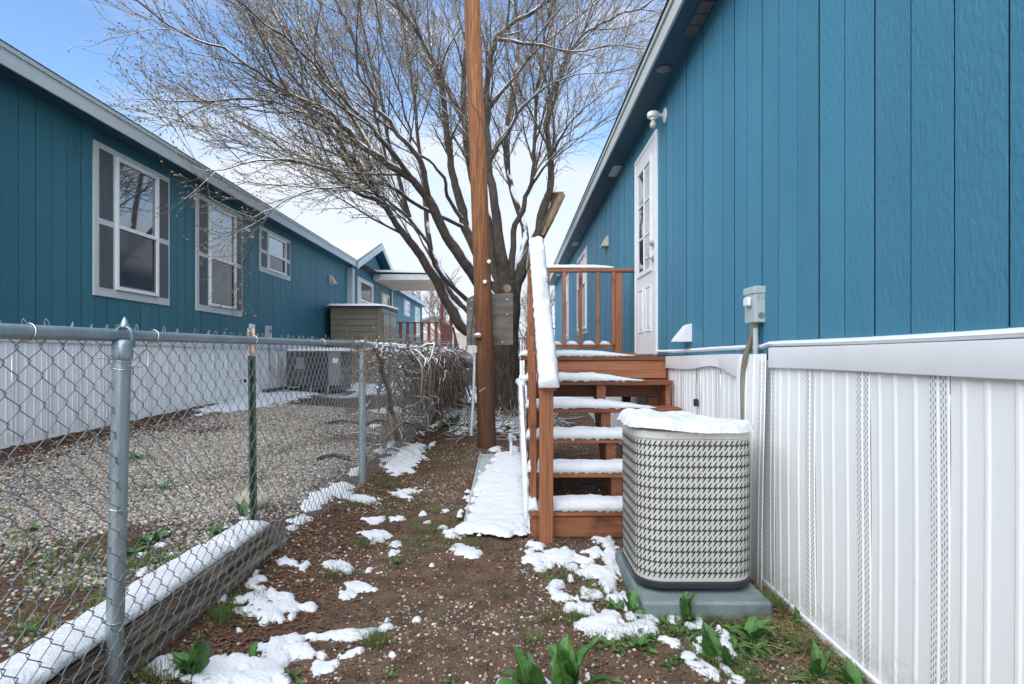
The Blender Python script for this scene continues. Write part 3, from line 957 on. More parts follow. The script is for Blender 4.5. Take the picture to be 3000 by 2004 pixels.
# cross gable
gy0, gy1, gp = 16.5, 22.7, 19.6
gm = MB()
gm.prism([(16.75, 3.70), (22.45, 3.70), (gp, 4.72)], XL - 3.9, XL + .012, 'yz')
gm.build('gable_wall', M_teal, LH)
k = 0
for i in range(28):
    ya = 16.85 + i * .2035
    yb = ya + .199
    if yb > 22.4: break
    hmin = 4.70 - abs((ya + yb) / 2 - gp) * .36 - .06
    if hmin < 3.80: continue
    MB().box(XL + .0125, XL + .022, ya, yb, 3.70, hmin, .003).build('siding_board', M_teal, LH)
for s in (-1, 1):
    e = gp + s * 3.12
    ridge_z, eave_z = 4.90, 3.80
    a = Vector((0, gp, ridge_z)); b = Vector((0, e, eave_z))
    dv = (b - a)
    # roof slab of the gable, with snow
    for nm, m, th0, th1, xa in (('gable_roof', M_roof, 0, .05, XE + .02), ('roof_snow', M_snow, .052, .11, XE + .005)):
        poly = [(gp, ridge_z + th0), (e, eave_z + th0), (e, eave_z + th1), (gp, ridge_z + th1)]
        MB().prism(poly, XE - 5.2, xa, 'yz').build(nm, m, LH)
    poly = [(gp, ridge_z - .16), (e, eave_z - .14), (e, eave_z + .035), (gp, ridge_z + .035)]
    MB().prism(poly, XE + .021, XE + .045, 'yz').build('fascia', M_fascia, LH)
    MB().prism([(gp, ridge_z - .05), (e, eave_z - .05), (e, eave_z - .002), (gp, ridge_z - .002)], XL, XE + .019, 'yz').build('soffit', M_bluesof, LH)
for yy in (16.60, 22.5):
    MB().box(XL + .001, XL + (.17 if yy < 20 else .06), yy, yy + .20, .5, 3.70, .004).build('corner_board', M_fascia, LH)
# windows
make_window(LH, 1, XL, 6.585, 8.03, 1.905, 3.63, 6.93, 7.754, 2.00, 3.56, 2.75)
make_window(LH, 1, XL, 8.71, 10.18, 1.90, 3.63, 9.06, 9.92, 2.00, 3.56, 2.75)
make_window(LH, 1, XL, 10.88, 12.37, 2.79, 3.63, 11.22, 12.10, 2.86, 3.56, 3.18)
make_window(LH, 1, XL, 17.7, 19.7, 1.95, 3.63, 17.95, 19.5, 2.05, 3.55, 2.95, glass_top=M_screen, glass_bot=M_blind, shutters=False)
make_window(LH, 1, XL, 20.9, 22.2, 2.0, 3.5, 21.0, 22.1, 2.1, 3.42, 2.9, glass_bot=M_blind, shutters=False)
make_window(LH, 1, XL, 25.2, 26.6, 3.0, 3.68, 25.3, 26.5, 3.08, 3.60, 3.34, glass_top=M_blind, glass_bot=M_blind, shutters=False)
make_window(LH, 1, XL, 28.0, 29.3, 2.2, 3.62, 28.1, 29.2, 2.3, 3.54, 2.9, glass_top=M_blind, glass_bot=M_blind, shutters=False)
# skirting of the left house
LSX = XL + .03
yst = 5.53 - .043
for i in range(-5, 44):
    yy = yst + i * .409
    if 23.5 < yy: break
    zb = ground_h(LSX, yy) - .02
    a, b = skirt_panel_mesh(LSX, yy, zb, 1.37, 1)
    p = a.build('skirting_panel', M_vinyl, LH, smooth=8)
    if yy < 14:
        s_ = b.build('vent_slots', M_slot, p, fix=False); s_['kind'] = 'stuff'
band(3.2, 23.5, LSX, lambda y: 1.362, lambda y: 1.468, 1, 'trim_board', M_trim, LH, n=60)
br = MB()
br.grid(60, 2, lambda i, j: (LSX + .02, 3.4 + 18 * i / 59, ground_h(LSX, 3.4 + 18 * i / 59) - .02 + .06 * j))
br.build('bottom_rail', M_trim, LH)
hood('wall_vent', XL + .001, 1, 15.0, 15.3, 3.08, 3.28, .13, M_cream, 'cream vent hood high on the teal wall left of the corner board')
t = thing('wall_cover', (XL, 10.5, 1.6), 'small white cover box low on the teal wall seen just above the fence rail', 'cover box')
MB().box(XL + .001, XL + .05, 10.45, 10.62, 1.62, 1.80, .01).build('cover', M_white, t)
MB().box(XL + .051, XL + .056, 10.48, 10.59, 1.65, 1.77, .002).build('cover_plate', M_white, t)
t = thing('disconnect_box', (XL, 11.2, 1.5), 'small grey disconnect box low on the teal wall with a conduit curving down', 'electrical box')
MB().box(XL + .001, XL + .07, 11.13, 11.30, 1.56, 1.80, .006).build('box_body', M_boxg, t)
MB().box(XL + .071, XL + .080, 11.17, 11.26, 1.68, 1.74, .003).build('handle', M_aclight, t)
MB().tube(smooth_path([(XL + .05, 11.2, 1.56), (XL + .06, 11.2, 1.3), (XL + .08, 11.22, .95), (XL + .35, 11.3, .66), (XL + .55, 11.45, .64)]), .014, 8).build('flexible_conduit', M_aclight, t, smooth=40)
# spigot on the left skirting
t = thing('hose_bib', (LSX, 9.5, .88), 'small outdoor tap with a black handle poking through the left skirting', 'tap')
MB().tube([P(692, 1113, 9.6) + Vector((-.06, 0, 0)), P(692, 1113, 9.6) + Vector((.1, 0, 0)), P(712, 1115, 9.6)], .014, 8).build('pipe', M_cream, t)
MB().lathe(P(716, 1116, 9.6), (1, 0, 0), [(.028, 0), (.03, .02), (.02, .03), (0, .032)], 12).build('valve_handle', M_dark, t)
# ------------------------------------------------------------------ snow lying on things
def snow_strip(mb, A, B, S, w0, w1, t, seed, step=.018, tap0=.03, tap1=.03, drip=.012, bump=.22, thick_fn=None):
    """snow lying along A-B; S is the sideways unit vector, the strip spans w0..w1 along S; the w0 side drips"""
    A, B, S = Vector(A), Vector(B), Vector(S).normalized()
    L = (B - A).length
    T = (B - A).normalized()
    U = S.cross(T).normalized()
    if U.z < 0: U = -U
    n = max(6, int(L / step))
    prof = [(-.0, -1), (-.012, .05), (-.016, .35), (-.008, .72), (.10, .95), (.3, 1.02), (.55, 1.05), (.8, .98), (1.0, .70), (1.012, .3), (1.0, 0)]
    def fn(i, j):
        s = L * i / (n - 1)
        f = min(1, s / tap0) if tap0 > 0 else 1
        g = min(1, (L - s) / tap1) if tap1 > 0 else 1
        f = math.sqrt(max(0.0, min(f, g)))
        tt = t * (thick_fn(s / L) if thick_fn else 1) * (.35 + .65 * f)
        if i in (0, n - 1): tt = 0
        u, h = prof[j]
        width = w1 - w0
        p = Vector((s * 3.1 + seed * 9, u * 2, seed))
        wobble = noise.noise(Vector((s * 16 + seed * 5, seed, 0))) * .008 + noise.noise(Vector((s * 60, seed, 4))) * .0035
        if u <= 0.0:
            w = w0 + u + wobble
        elif u >= 1.0:
            w = w1 + (u - 1) + noise.noise(Vector((s * 14, seed + 3, 0))) * .009
        else:
            w = w0 + width * u
        if h == -1:
            dd = drip * max(0, .2 + 1.6 * noise.noise(Vector((s * 38, seed * 2, 1))) + .8 * noise.noise(Vector((s * 90, seed, 6))))
            z = -dd if f > .3 else 0
        else:
            z = tt * h * (1 + bump * noise.noise(Vector((s * 7, u * 1.6, seed))) + bump * .5 * noise.noise(Vector((s * 26, u * 3, seed))))
        return A + T * s + S * w + U * (z + .001)
    mb.grid(n, len(prof), fn)
    return mb

def snow_obj(mb, label, name='snow_cover'):
    o = mb.build(name, M_snow, None, smooth='full', fix=False)
    return tag(o, label, 'snow', kind='stuff')

# ------------------------------------------------------------------ wooden stairs and landing
ST = thing('wooden_stairs', (.75, 5.1, 0), 'red stained wooden stairs with landing and railings leading to the white door', 'stairs')
TR, RUN, Y0 = .206, .25, 3.95
TZ = [.196 + k * TR for k in range(5)] + [1.225]
XL0, XR0 = .105, 1.33
for k in range(5):
    y = Y0 + k * RUN
    MB().box(XL0, XR0, y, y + .133, TZ[k] - .038, TZ[k], .005).build('tread_board', M_woodx if k < 3 else M_woodxd, ST)
    MB().box(XL0 + .004, XR0 - .004, y + .139, y + .262, TZ[k] - .038, TZ[k] - .001, .005).build('tread_board', M_woodx, ST)
MB().box(XL0 + .05, XR0 - .02, Y0 + .014, Y0 + .05, .015, .152, .004).build('riser_board', M_woodx, ST)
def stringer(x0, x1, m=None):
    pts = []
    for k in range(5):
        y = Y0 + .052 + k * RUN
        z = TZ[k] - .0385
        pts += [(y, z), (y + RUN, z)]
    pts[-1] = (Y0 + 5 * RUN + .005, pts[-1][1])
    pts = [(Y0 + .052, .0)] + pts
    pts += [(Y0 + 5 * RUN + .005, TZ[4] - .27), (Y0 + .36, .0)]
    return MB().prism(pts, x0, x1, 'yz').build('stringer', M_woody, ST)
stringer(XL0 + .012, XL0 + .050); stringer(.70, .775); stringer(XR0 - .05, XR0 - .012)
# upright cleats under the left ends of the treads
for k in range(5):
    y = Y0 + k * RUN
    lo = TZ[k - 1] + .001 if k else .0
    MB().box(XL0 + .052, XL0 + .085, y + .02, y + .048, lo, TZ[k] - .039, .003).build('riser_cleat', M_woodz, ST)
# landing
DYF, DYB = Y0 + 5 * RUN, 6.66
MB().box(.12, XR0 + .01, DYF + .012, DYF + .05, 1.030, 1.185, .004).build('rim_board', M_woodx, ST)
MB().box(.12, XR0 - .06, DYF + .052, DYF + .09, .865, .975, .004).build('rim_board', M_woodxd, ST)
MB().box(XR0 + .012, XR0 + .03, DYF + .004, DYF + .05, 1.030, 1.185, .003).build('rim_end', M_woodz, ST)
MB().box(.12, .158, DYF + .052, DYB, 1.030, 1.185, .004).build('rim_board', M_woody, ST)
MB().box(XR0 - .045, XR0 - .01, DYF + .055, DYB, 1.030, 1.185, .004).build('rim_board', M_woody, ST)
MB().box(.12, XR0, DYB - .04, DYB, 1.030, 1.185, .004).build('rim_board', M_woodx, ST)
for i in range(10):
    y = DYF - .004 + i * .1455
    xa = .08 if i else .06
    MB().box(xa, XR0 + .004, y, y + .140, 1.187, 1.225, .005).build('deck_board', M_woodxd, ST)
for x, y in ((.19, 5.32), (.19, 6.55), (1.24, 6.55)):
    MB().box(x - .044, x + .044, y - .044, y + .044, .0, 1.029, .004).build('support_post', M_woodz, ST)
MB().box(1.20, 1.29, DYF + .10, DYF + .19, .0, 1.029, .004).build('support_post', M_woodz, ST)
# newels
MB().box(.168, .258, 3.86, 3.945, .0, 1.045, .005).build('newel_post', M_woodz, ST)
MB().box(.158, .246, 5.215, 5.30, .80, 2.16, .005).build('newel_post', M_woodz, ST)
MB().box(.158, .246, 6.575, 6.66, 1.226, 2.16, .005).build('newel_post', M_woodz, ST)
MB().box(1.12, 1.208, 6.60, 6.685, 1.226, 2.160, .005).build('newel_post', M_woodz, ST)
# hand rail down the stairs: cap and a rail below it
hA, hB = Vector((.225, 3.80, 1.015)), Vector((.200, 5.33, 2.235))
MB().bar(hA, hB, .098, .036).build('handrail_cap', M_woody, ST)
MB().bar(hA + Vector((-.045, .08, -.030)), hB + Vector((-.045, -.10, -.10)), .036, .085).build('handrail', M_woody, ST)
for i in range(8):
    y = 4.04 + i * .150
    if y > 5.15: break
    zt = 1.015 + (y - 3.80) / 1.53 * 1.22 - .08
    zb = TZ[max(0, min(4, int((y - Y0) / RUN)))] - .10
    MB().box(.118, .154, y, y + .037, zb, zt, .003).build('baluster', M_woodz, ST)
# landing railing, left side
MB().box(.15, .245, 5.345, 6.70, 2.163, 2.199, .004).build('rail_cap', M_woody, ST)
MB().box(.185, .222, 5.305, 6.57, 1.31, 1.347, .003).build('bottom_rail', M_woody, ST)
for i in range(7):
    y = 5.44 + i * .165
    MB().box(.162, .184, y, y + .037, 1.19, 2.160, .003).build('baluster', M_woodz, ST)
# landing railing, back
MB().box(.25, 1.348, 6.585, 6.68, 2.163, 2.199, .004).build('rail_cap', M_woodx, ST)
MB().box(.25, 1.118, 6.622, 6.658, 1.31, 1.350, .003).build('bottom_rail', M_woodx, ST)
for px in (1605, 1653, 1701, 1751, 1797):
    x = PX(px, 6.60)
    MB().box(x - .0195, x + .0195, 6.583, 6.620, 1.352, 2.160, .003).build('baluster', M_woodz, ST)
MB().box(1.14, 1.345, 6.47, 6.56, 1.2265, 1.262, .003).build('loose_block', M_woodx, ST)

# snow on the stairs
mb = MB()
ends = [1.27, 1.27, 1.27, 1.13, 1.10]
for k in range(5):
    y = Y0 + k * RUN
    tfn = (lambda s: 1.0) if k < 3 else (lambda s: 1.0 if s < .55 else max(.12, 1 - (s - .55) / .45))
    if k == 0: tfn = lambda s: .8 + .25 * math.sin(s * 5) 
    w0 = -.006
    snow_strip(mb, (XL0 - .012, y, TZ[k]), (.166, y, TZ[k]), (0, 1, 0), w0, .235, .066, k * 3 + 1, tap0=.04, tap1=0)
    snow_strip(mb, (.166, y, TZ[k]), (ends[k], y, TZ[k]), (0, 1, 0), w0 if k or True else 0, .235, .062, k * 3 + 2, tap0=0, tap1=.12, thick_fn=tfn, drip=.016)
mb.v = [v for v in mb.v]
snow_obj(mb, 'thick snow lying on the treads of the wooden stairs')
mb = MB()
snow_strip(mb, (.05, DYF, 1.225), (1.07, DYF, 1.225), (0, 1, 0), -.004, .60, .052, 31, tap0=.05, tap1=.15, drip=.012, thick_fn=lambda s: 1 if s < .6 else 1 - (s - .6) / .55)
snow_strip(mb, (.05, DYF + .6, 1.225), (.95, DYF + .6, 1.225), (0, 1, 0), 0, .72, .05, 37, tap0=.05, tap1=.15, drip=0)
snow_obj(mb, 'snow lying on the landing in front of the white door')
mb = MB()
up = .0185
dirv = (hB - hA).normalized()
upv = Vector((1, 0, 0)).cross(dirv); upv = upv if upv.z > 0 else -upv
snow_strip(mb, hA + upv * up - dirv * .012, hB + upv * up + dirv * .01, (1, 0, 0), -.050, .056, .060, 41, step=.011, tap0=.03, tap1=.02, drip=.014, bump=.55)
snow_obj(mb, 'thick ridge of snow on the sloping stair handrail')
mb = MB()
snow_strip(mb, (.245, 6.585, 2.199), (1.12, 6.585, 2.199), (0, 1, 0), 0, .092, .042, 43, tap0=.02, tap1=.2, drip=.003, bump=.15)
snow_strip(mb, (.20, 5.36, 2.199), (.20, 6.69, 2.199), (1, 0, 0), -.045, .045, .045, 44, tap0=.02, tap1=.02, drip=.004)
xs = [PX(p, 6.6) for p in (1575, 1605, 1653, 1701, 1751, 1797, 1820)]
for i in range(6):
    if i == 5: tt = .018
    else: tt = .045
    snow_strip(mb, (xs[i] + .022, 6.622, 1.350), (xs[i + 1] - .022, 6.622, 1.350), (0, 1, 0), 0, .036, tt, 50 + i, tap0=.03, tap1=.06, drip=.001)
snow_obj(mb, 'snow on the back railing of the landing')

# ------------------------------------------------------------------ sheets leaning on and lying by the stairs
t = thing('metal_sheet', (-.15, 5.6, 0), 'ribbed pale sheet metal panel lying flat on the soil left of the stairs under snow', 'metal sheet')
mb = MB()
rib = [(0, .03), (.012, .03), (.02, .006), (.12, .006), (.135, .022), (.15, .006), (.30, .006), (.315, .022), (.33, .006), (.42, .006)]
def sheetp(i, j):
    y = 4.06 + 3.2 * i / 23
    u, h = rib[j]
    xl = -.352 - .06 * i / 23
    return (xl + u, y, gz(xl + u, y) * .3 + .018 + h + .004 * noise.noise(Vector((y * 2, u * 3, 1))))
mb.grid(24, len(rib), sheetp)
mb.build('sheet', M_sheet, t, smooth=30)
t = thing('metal_sheet', (.08, 5.6, 0), 'long white sheet panel standing on edge against the left side of the stairs', 'metal sheet')
mb = MB()
def standp(i, j):
    y = 4.03 + 3.27 * i / 29
    v = j / 5
    top = max(.06, min(.98, .04 + (y - 4.03) * .80)) if y < 5.3 else .96 - (y - 5.3) * .03
    xb = .115 - .030 * i / 29
    return (xb - .012 - .030 * v * top + (.006 if j % 2 else 0), y, top * v + .0)
mb.grid(30, 6, standp)
o = mb.build('sheet', M_trim, t, smooth=30)
sol = o.modifiers.new('thickness', 'SOLIDIFY'); sol.thickness = .006
mb = MB()
snow_strip(mb, (.075, 5.3, .965), (.055, 7.2, .90), (1, 0, 0), -.02, .03, .05, 61, tap0=.05, tap1=.05, drip=.02, bump=.5)
snow_strip(mb, (.098, 4.10, .10), (.075, 5.3, .965), (1, 0, 0), -.014, .012, .02, 62, tap0=.05, tap1=.05, drip=.01, bump=.8)
snow_obj(mb, 'snow clinging to the top edge of the upright white sheet')

def lumps(mb, pts, seed, zfun=None, cell=.011, thick=.04, hgrain=1.0, edge=.30):
    """snow blanket from (x,y,rx,ry) ellipses on a height function"""
    zfun = zfun or gz
    x0 = min(p[0] - p[2] for p in pts) - .05; x1 = max(p[0] + p[2] for p in pts) + .05
    y0 = min(p[1] - p[3] for p in pts) - .05; y1 = max(p[1] + p[3] for p in pts) + .05
    cx = cell; cy = cell * (1.3 if y0 < 5 else 2)
    nx_, ny_ = int((x1 - x0) / cx) + 2, int((y1 - y0) / cy) + 2
    X = x0 + np.arange(nx_) * cx; Y = y0 + np.arange(ny_) * cy
    XX, YY = np.meshgrid(X, Y)
    H = np.full(XX.shape, -1.0)
    for (px_, py_, rx, ry) in pts:
        r = np.sqrt(((XX - px_) / rx) ** 2 + ((YY - py_) / ry) ** 2)
        H = np.maximum(H, 1 - r) if True else H
    # smooth union by adding a little of the sum
    S_ = np.zeros(XX.shape)
    for (px_, py_, rx, ry) in pts:
        r2 = ((XX - px_) / rx) ** 2 + ((YY - py_) / ry) ** 2
        S_ += np.exp(-r2 * 1.6)
    Hh = S_ - .42
    key = {}
    vs = []; fs = []
    hv = np.zeros(XX.shape)
    cand = np.argwhere(Hh > -.35)
    for j, i in cand:
        x, y = XX[j, i], YY[j, i]
        nse = noise.noise(Vector((x * 9, y * 6, seed))) * .46 + noise.noise(Vector((x * 26, y * 18, seed))) * .36 + noise.noise(Vector((x * 70, y * 50, seed))) * .20
        hv[j, i] = Hh[j, i] + nse * edge / .30
    inside = hv > 0
    inside &= (Hh > -.35)
    def vid(j, i):
        if (j, i) in key: return key[(j, i)]
        x, y = XX[j, i], YY[j, i]
        h = hv[j, i]
        if h > 0:
            z = zfun(x, y) + thick * (min(1.0, h * 1.6) ** .5) * (.8 + .35 * noise.noise(Vector((x * 12, y * 12, seed + 4)))) + .004
        else:
            z = zfun(x, y) - .006
        key[(j, i)] = len(vs)
        vs.append((x, y, z))
        return key[(j, i)]
    any_ = inside[:-1, :-1] | inside[1:, :-1] | inside[:-1, 1:] | inside[1:, 1:]
    for j, i in np.argwhere(any_):
        fs.append((vid(j, i), vid(j, i + 1), vid(j + 1, i + 1), vid(j + 1, i)))
    mb.add(vs, fs)
    return mb
# snow on the flat sheet
mb = MB()
pts = []
for i in range(34):
    y = 4.10 + i * .095
    off = .04 if i < 24 else .12
    if 26 < i < 33: off = .16
    pts.append((-.10 - (.02 if i < 20 else 0) + off * .3, y, .24 - off * .5, .14))
pts += [(-.30, 4.12, .09, .08), (-.34, 4.06, .08, .05)]
lumps(mb, pts, 3.3, zfun=lambda x, y: .035, cell=.014, thick=.035)
snow_obj(mb, 'snow blanket over the flat sheet beside the stairs')

# ------------------------------------------------------------------ heat pump on the right
t = thing('equipment_pad', (.89, 3.08, 0), 'grey green equipment pad on the ground under the beige condenser', 'pad')
mb = MB()
px0, px1, py0, py1 = .600, 1.205, 2.755, 3.52
mb.box(px0, px1, py0, py1, -.03, .080, .012)
mb.build('pad_slab', M_pad, t)
AC = thing('condenser_unit', (.885, 3.16, .08), 'beige slotted air conditioner condenser with a snow cap standing beside the white skirting', 'air conditioner')
ax0, ax1, ay0, ay1, ar = .606, 1.178, 2.86, 3.43, .135
def rr_path(x0, x1, y0, y1, r, n=12):
    pts = []
    for cx, cy, a0 in ((x1 - r, y0 + r, -90), (x1 - r, y1 - r, 0), (x0 + r, y1 - r, 90), (x0 + r, y0 + r, 180)):
        for i in range(n + 1):
            a = math.radians(a0 + 90 * i / n)
            pts.append((cx + r * math.cos(a), cy + r * math.sin(a)))
    return pts
def rr_shell(mb, prof, x0, x1, y0, y1, r, cap=True):
    """prof: (inset, z) rings"""
    k0 = len(mb.v)
    n = None
    for ins, z in prof:
        p = rr_path(x0 + ins, x1 - ins, y0 + ins, y1 - ins, max(.01, r - ins))
        n = len(p)
        for q_ in p: mb.v.append((q_[0], q_[1], z))
    for i in range(len(prof) - 1):
        for j in range(n):
            a = k0 + i * n + j; b = k0 + i * n + (j + 1) % n
            mb.f.append((a, b, b + n, a + n))
    if cap:
        e = k0 + (len(prof) - 1) * n
        mb.f.append(tuple(e + j for j in range(n)))
    return mb
zb_, zt_ = .136, .860
rr_shell(MB(), [(.03, .096), (.0, .102), (-.004, .112), (-.004, .130), (.002, .1345)], ax0, ax1, ay0, ay1, ar).build('base_pan', M_base, AC, smooth=40)
mb = MB()
for fx in (.68, .86, 1.0, 1.09):
    mb.box(fx - .035, fx + .035, 2.92, 2.99, .081, .0965, .004); mb.box(fx - .035, fx + .035, 3.30, 3.37, .081, .0965, .004)
mb.build('feet', M_dark, AC)
rr_shell(MB(), [(.004, .1350), (.001, .145), (.001, zt_ - .038)], ax0, ax1, ay0, ay1, ar, cap=False).build('slotted_jacket', M_acbeige, AC, smooth=40)
rr_shell(MB(), [(.001, zt_ - .040), (-.006, zt_ - .036), (-.006, zt_ - .004), (.0, zt_), (.03, zt_ + .004), (.10, zt_ + .006)], ax0, ax1, ay0, ay1, ar).build('top_rim', M_acbeige, AC, smooth=40)
mb = MB()
for sx_, sy_ in ((.74, ay0 - .006), (1.14, ay0 + .008), (.90, ay0 - .006)):
    mb.lathe((sx_, sy_, zt_ - .014), (0, -1, 0), [(.005, 0), (.005, .002), (0, .003)], 8)
mb.build('screws', M_chrome, AC)
# louvre slots: slanted punched slots with a notch between, following the rounded jacket
path = rr_path(ax0 - .0012, ax1 + .0012, ay0 - .0012, ay1 + .0012, ar + .0012, 40)
cum = [0]
for i in range(1, len(path) + 1):
    a = path[i - 1]; b = path[i % len(path)]
    cum.append(cum[-1] + math.hypot(b[0] - a[0], b[1] - a[1]))
per = cum[-1]
cuma = np.array(cum)
def at_s(s, z):
    s %= per
    i = int(np.searchsorted(cuma, s) - 1); i = max(0, min(len(path) - 1, i))
    a = path[i]; b = path[(i + 1) % len(path)]
    f = (s - cum[i]) / max(1e-9, cum[i + 1] - cum[i])
    return (a[0] + (b[0] - a[0]) * f, a[1] + (b[1] - a[1]) * f, z)
mb = MB()
rows = 13
nsl = int(per / .0262); sp_ = per / nsl
rowp = (zt_ - .044 - (zb_ + .016)) / rows
for r in range(rows):
    zc = zb_ + .016 + (r + .5) * rowp
    for c in range(nsl):
        s0 = c * sp_ 
        for (du, sg) in ((.0, 1), (.0134, -1)):
            w = .0054
            b0, b1 = at_s(s0 + du - w - sg * .002, zc - sg * .004), at_s(s0 + du + w - sg * .002, zc - sg * .004)
            t1, t0 = at_s(s0 + du + sg * .0135 + w * .55, zc + sg * .0225), at_s(s0 + du + sg * .0135 - w * .55, zc + sg * .0225)
            tt = at_s(s0 + du + sg * .0155, zc + sg * .0255)
            mb.add([b0, b1, t1, tt, t0], [(0, 1, 2, 3, 4)])
        mb.add([at_s(s0 + .0035, zc - .0024), at_s(s0 + .0170, zc - .0020), at_s(s0 + .0185, zc + .0014), at_s(s0 + .0060, zc + .0012)], [(0, 1, 2, 3)])
M_slot2 = mat('dark_louvre_gap', (0.045, 0.047, 0.048), rough=.8)
o = mb.build('louvre_slots', M_slot2, AC, fix=False)
o['kind'] = 'stuff'
# snow cap
mb = MB()
pts = []
for i in range(9):
    for j in range(8):
        x = ax0 + .04 + (ax1 - ax0 - .08) * i / 8; y = ay0 + .035 + (ay1 - ay0 - .07) * j / 7
        if (i in (0, 8) and j in (0, 7)): continue
        if i >= 6 and j >= 3: continue
        pts.append((x, y, .075, .075))
lumps(mb, pts, 1.7, zfun=lambda x, y: zt_ + .002 + .02 * math.exp(-((x - .66) / .16) ** 2) + (.02 if y > 3.1 else 0) * 0, cell=.009, thick=.048, edge=.16)
snow_obj(mb, 'rounded snow cap on top of the beige condenser')

# ------------------------------------------------------------------ utility pole with its boxes
UP = thing('utility_pole', (-.345, 7.7, .09), 'tall reddish brown wooden utility pole leaning slightly with boxes and a plywood board', 'utility pole')
d = 7.7
pb, pt = Vector((PX(1427, d), d, .0)), Vector((PX(1386, d) - .12, d, 9.4))
mb = MB()
nz_, na = 40, 28
for i in range(nz_):
    f = i / (nz_ - 1)
    c = pb.lerp(pt, f)
    c.x += .01 * math.sin(f * 7)
    r = .120 - .028 * f
    for j in range(na):
        a = 2 * math.pi * j / na
        rr = r * (1 + .02 * noise.noise(Vector((math.cos(a) * 2, math.sin(a) * 2, f * 6))) + .012 * noise.noise(Vector((math.cos(a) * 9, math.sin(a) * 9, f * 3))))
        mb.v.append((c.x + rr * math.cos(a), c.y + rr * math.sin(a), c.z))
for i in range(nz_ - 1):
    for j in range(na):
        a = i * na + j; b = i * na + (j + 1) % na
        mb.f.append((a, b, b + na, a + na))
mb.build('pole', M_pole, UP, smooth='full')
bz0, bz1 = PZ(1012, 7.85), PZ(858, 7.85)
bx0, bx1 = PX(1367, 7.85), PX(1503, 7.85)
MB().prism([(bx0, bz0), (bx1, bz0 + .01), (bx1, bz1), (bx0 + .10, bz1 - .03), (bx0 + .02, bz1 - .07), (bx0, bz1 - .10)], 7.84, 7.86, 'xz').build('plywood_board', M_ply, UP)
mb = MB()
for px, py in ((1383, 880), (1486, 878), (1486, 922), (1472, 1003), (1380, 905)):
    mb.lathe(P(px, py, 7.838), (0, -1, 0), [(.014, 0), (.014, .004), (0, .008)], 8)
mb.build('bolts', M_metal, UP)
def gbox(name, px0_, px1_, py0_, py1_, dd, th, m, ch=.006):
    return MB().box(PX(px0_, dd), PX(px1_, dd), dd, dd + th, PZ(py1_, dd), PZ(py0_, dd), ch).build(name, m, UP)
gbox('small_switch_box', 1387, 1397, 925, 950, 7.72, .06, M_aclight)
gbox('conduit_body', 1384, 1398, 1013, 1035, 7.6, .08, M_boxg)
MB().tube([P(1391, 1030, 7.63), P(1388, 1150, 7.60), P(1380, 1277, 7.50)], .018, 10).build('grey_conduit', M_pvc, UP, smooth=40)
# weather box with snow, on the left face
b0 = P(1398, 985, 7.55)
MB().box(b0.x - .04, b0.x + .05, 7.52, 7.62, b0.z - .02, b0.z + .02, .01).build('weather_box', M_aclight, UP)
MB().lathe((b0.x - .01, 7.52, b0.z), (0, -1, 0), [(.016, 0), (.016, .02), (0, .024)], 10).build('weather_box_knob', M_aclight, UP)
mb = MB(); lumps(mb, [(b0.x + .005, 7.57, .055, .05)], 2.0, zfun=lambda x, y: b0.z + .02, cell=.008, thick=.025, edge=.05)
o = mb.build('snow_bit', M_snow, UP, smooth='full'); o['kind'] = 'stuff'
for px, py in ((1434, 766), (1422, 825)):
    c = P(px, py, 7.58)
    MB().lathe(c + Vector((0, .03, 0)), (-.1, -1, -.1), [(.010, 0), (.022, .01), (.026, .03), (.020, .045), (.026, .055), (.022, .068), (0, .07)], 12).build('porcelain_knob', M_white, UP, smooth=50)
mb = MB()
mb.tube(smooth_path([P(1366, 0, 7.56) + Vector((0, .0, .8)), P(1373, 250, 7.56), P(1400, 330, 7.56), P(1421, 385, 7.58), P(1423, 420, 7.62)]), .006, 5)
mb.tube(smooth_path([P(1391, 700, 7.68), P(1394, 850, 7.66), P(1386, 930, 7.66), P(1379, 985, 7.64), P(1381, 1010, 7.62)]), .007, 5)
mb.tube(smooth_path([P(1391, 700, 7.68), P(1375, 400, 7.68), P(1362, 60, 7.68), P(1355, -200, 7.68)]), .008, 5)
mb.build('cable', M_dark, UP)
mb = MB()
for i in range(6):
    c = P(1406 + i * 3, 1146 - i * 2, 7.59)
    mb.tube([c, c + Vector((0, -.012, 0))], .005, 6)
mb.build('staples', M_white, UP)

# standpipe with tap
t = thing('water_standpipe', (PX(1497, 7.0), 7.0, 0), 'white standpipe with a corroded valve standing left of the upright sheet', 'standpipe')
MB().tube([P(1497, 1345, 7.0), P(1497, 1290, 7.0)], .016, 10).build('pipe', M_white, t, smooth=40)
MB().lathe(P(1496, 1292, 7.0), (0, 0, 1), [(.024, 0), (.03, .02), (.032, .07), (.026, .09), (.0, .1)], 12).build('valve_body', M_boxg, t, smooth=40)
MB().lathe(P(1496, 1268, 7.0), (0, 0, 1), [(.010, 0), (.010, .02), (.032, .024), (.032, .034), (0, .036)], 10).build('valve_handle', M_rust, t)
MB().tube([P(1496, 1280, 7.0), P(1508, 1280, 6.95), P(1510, 1290, 6.95)], .016, 8).build('spout', M_boxg, t, smooth=40)

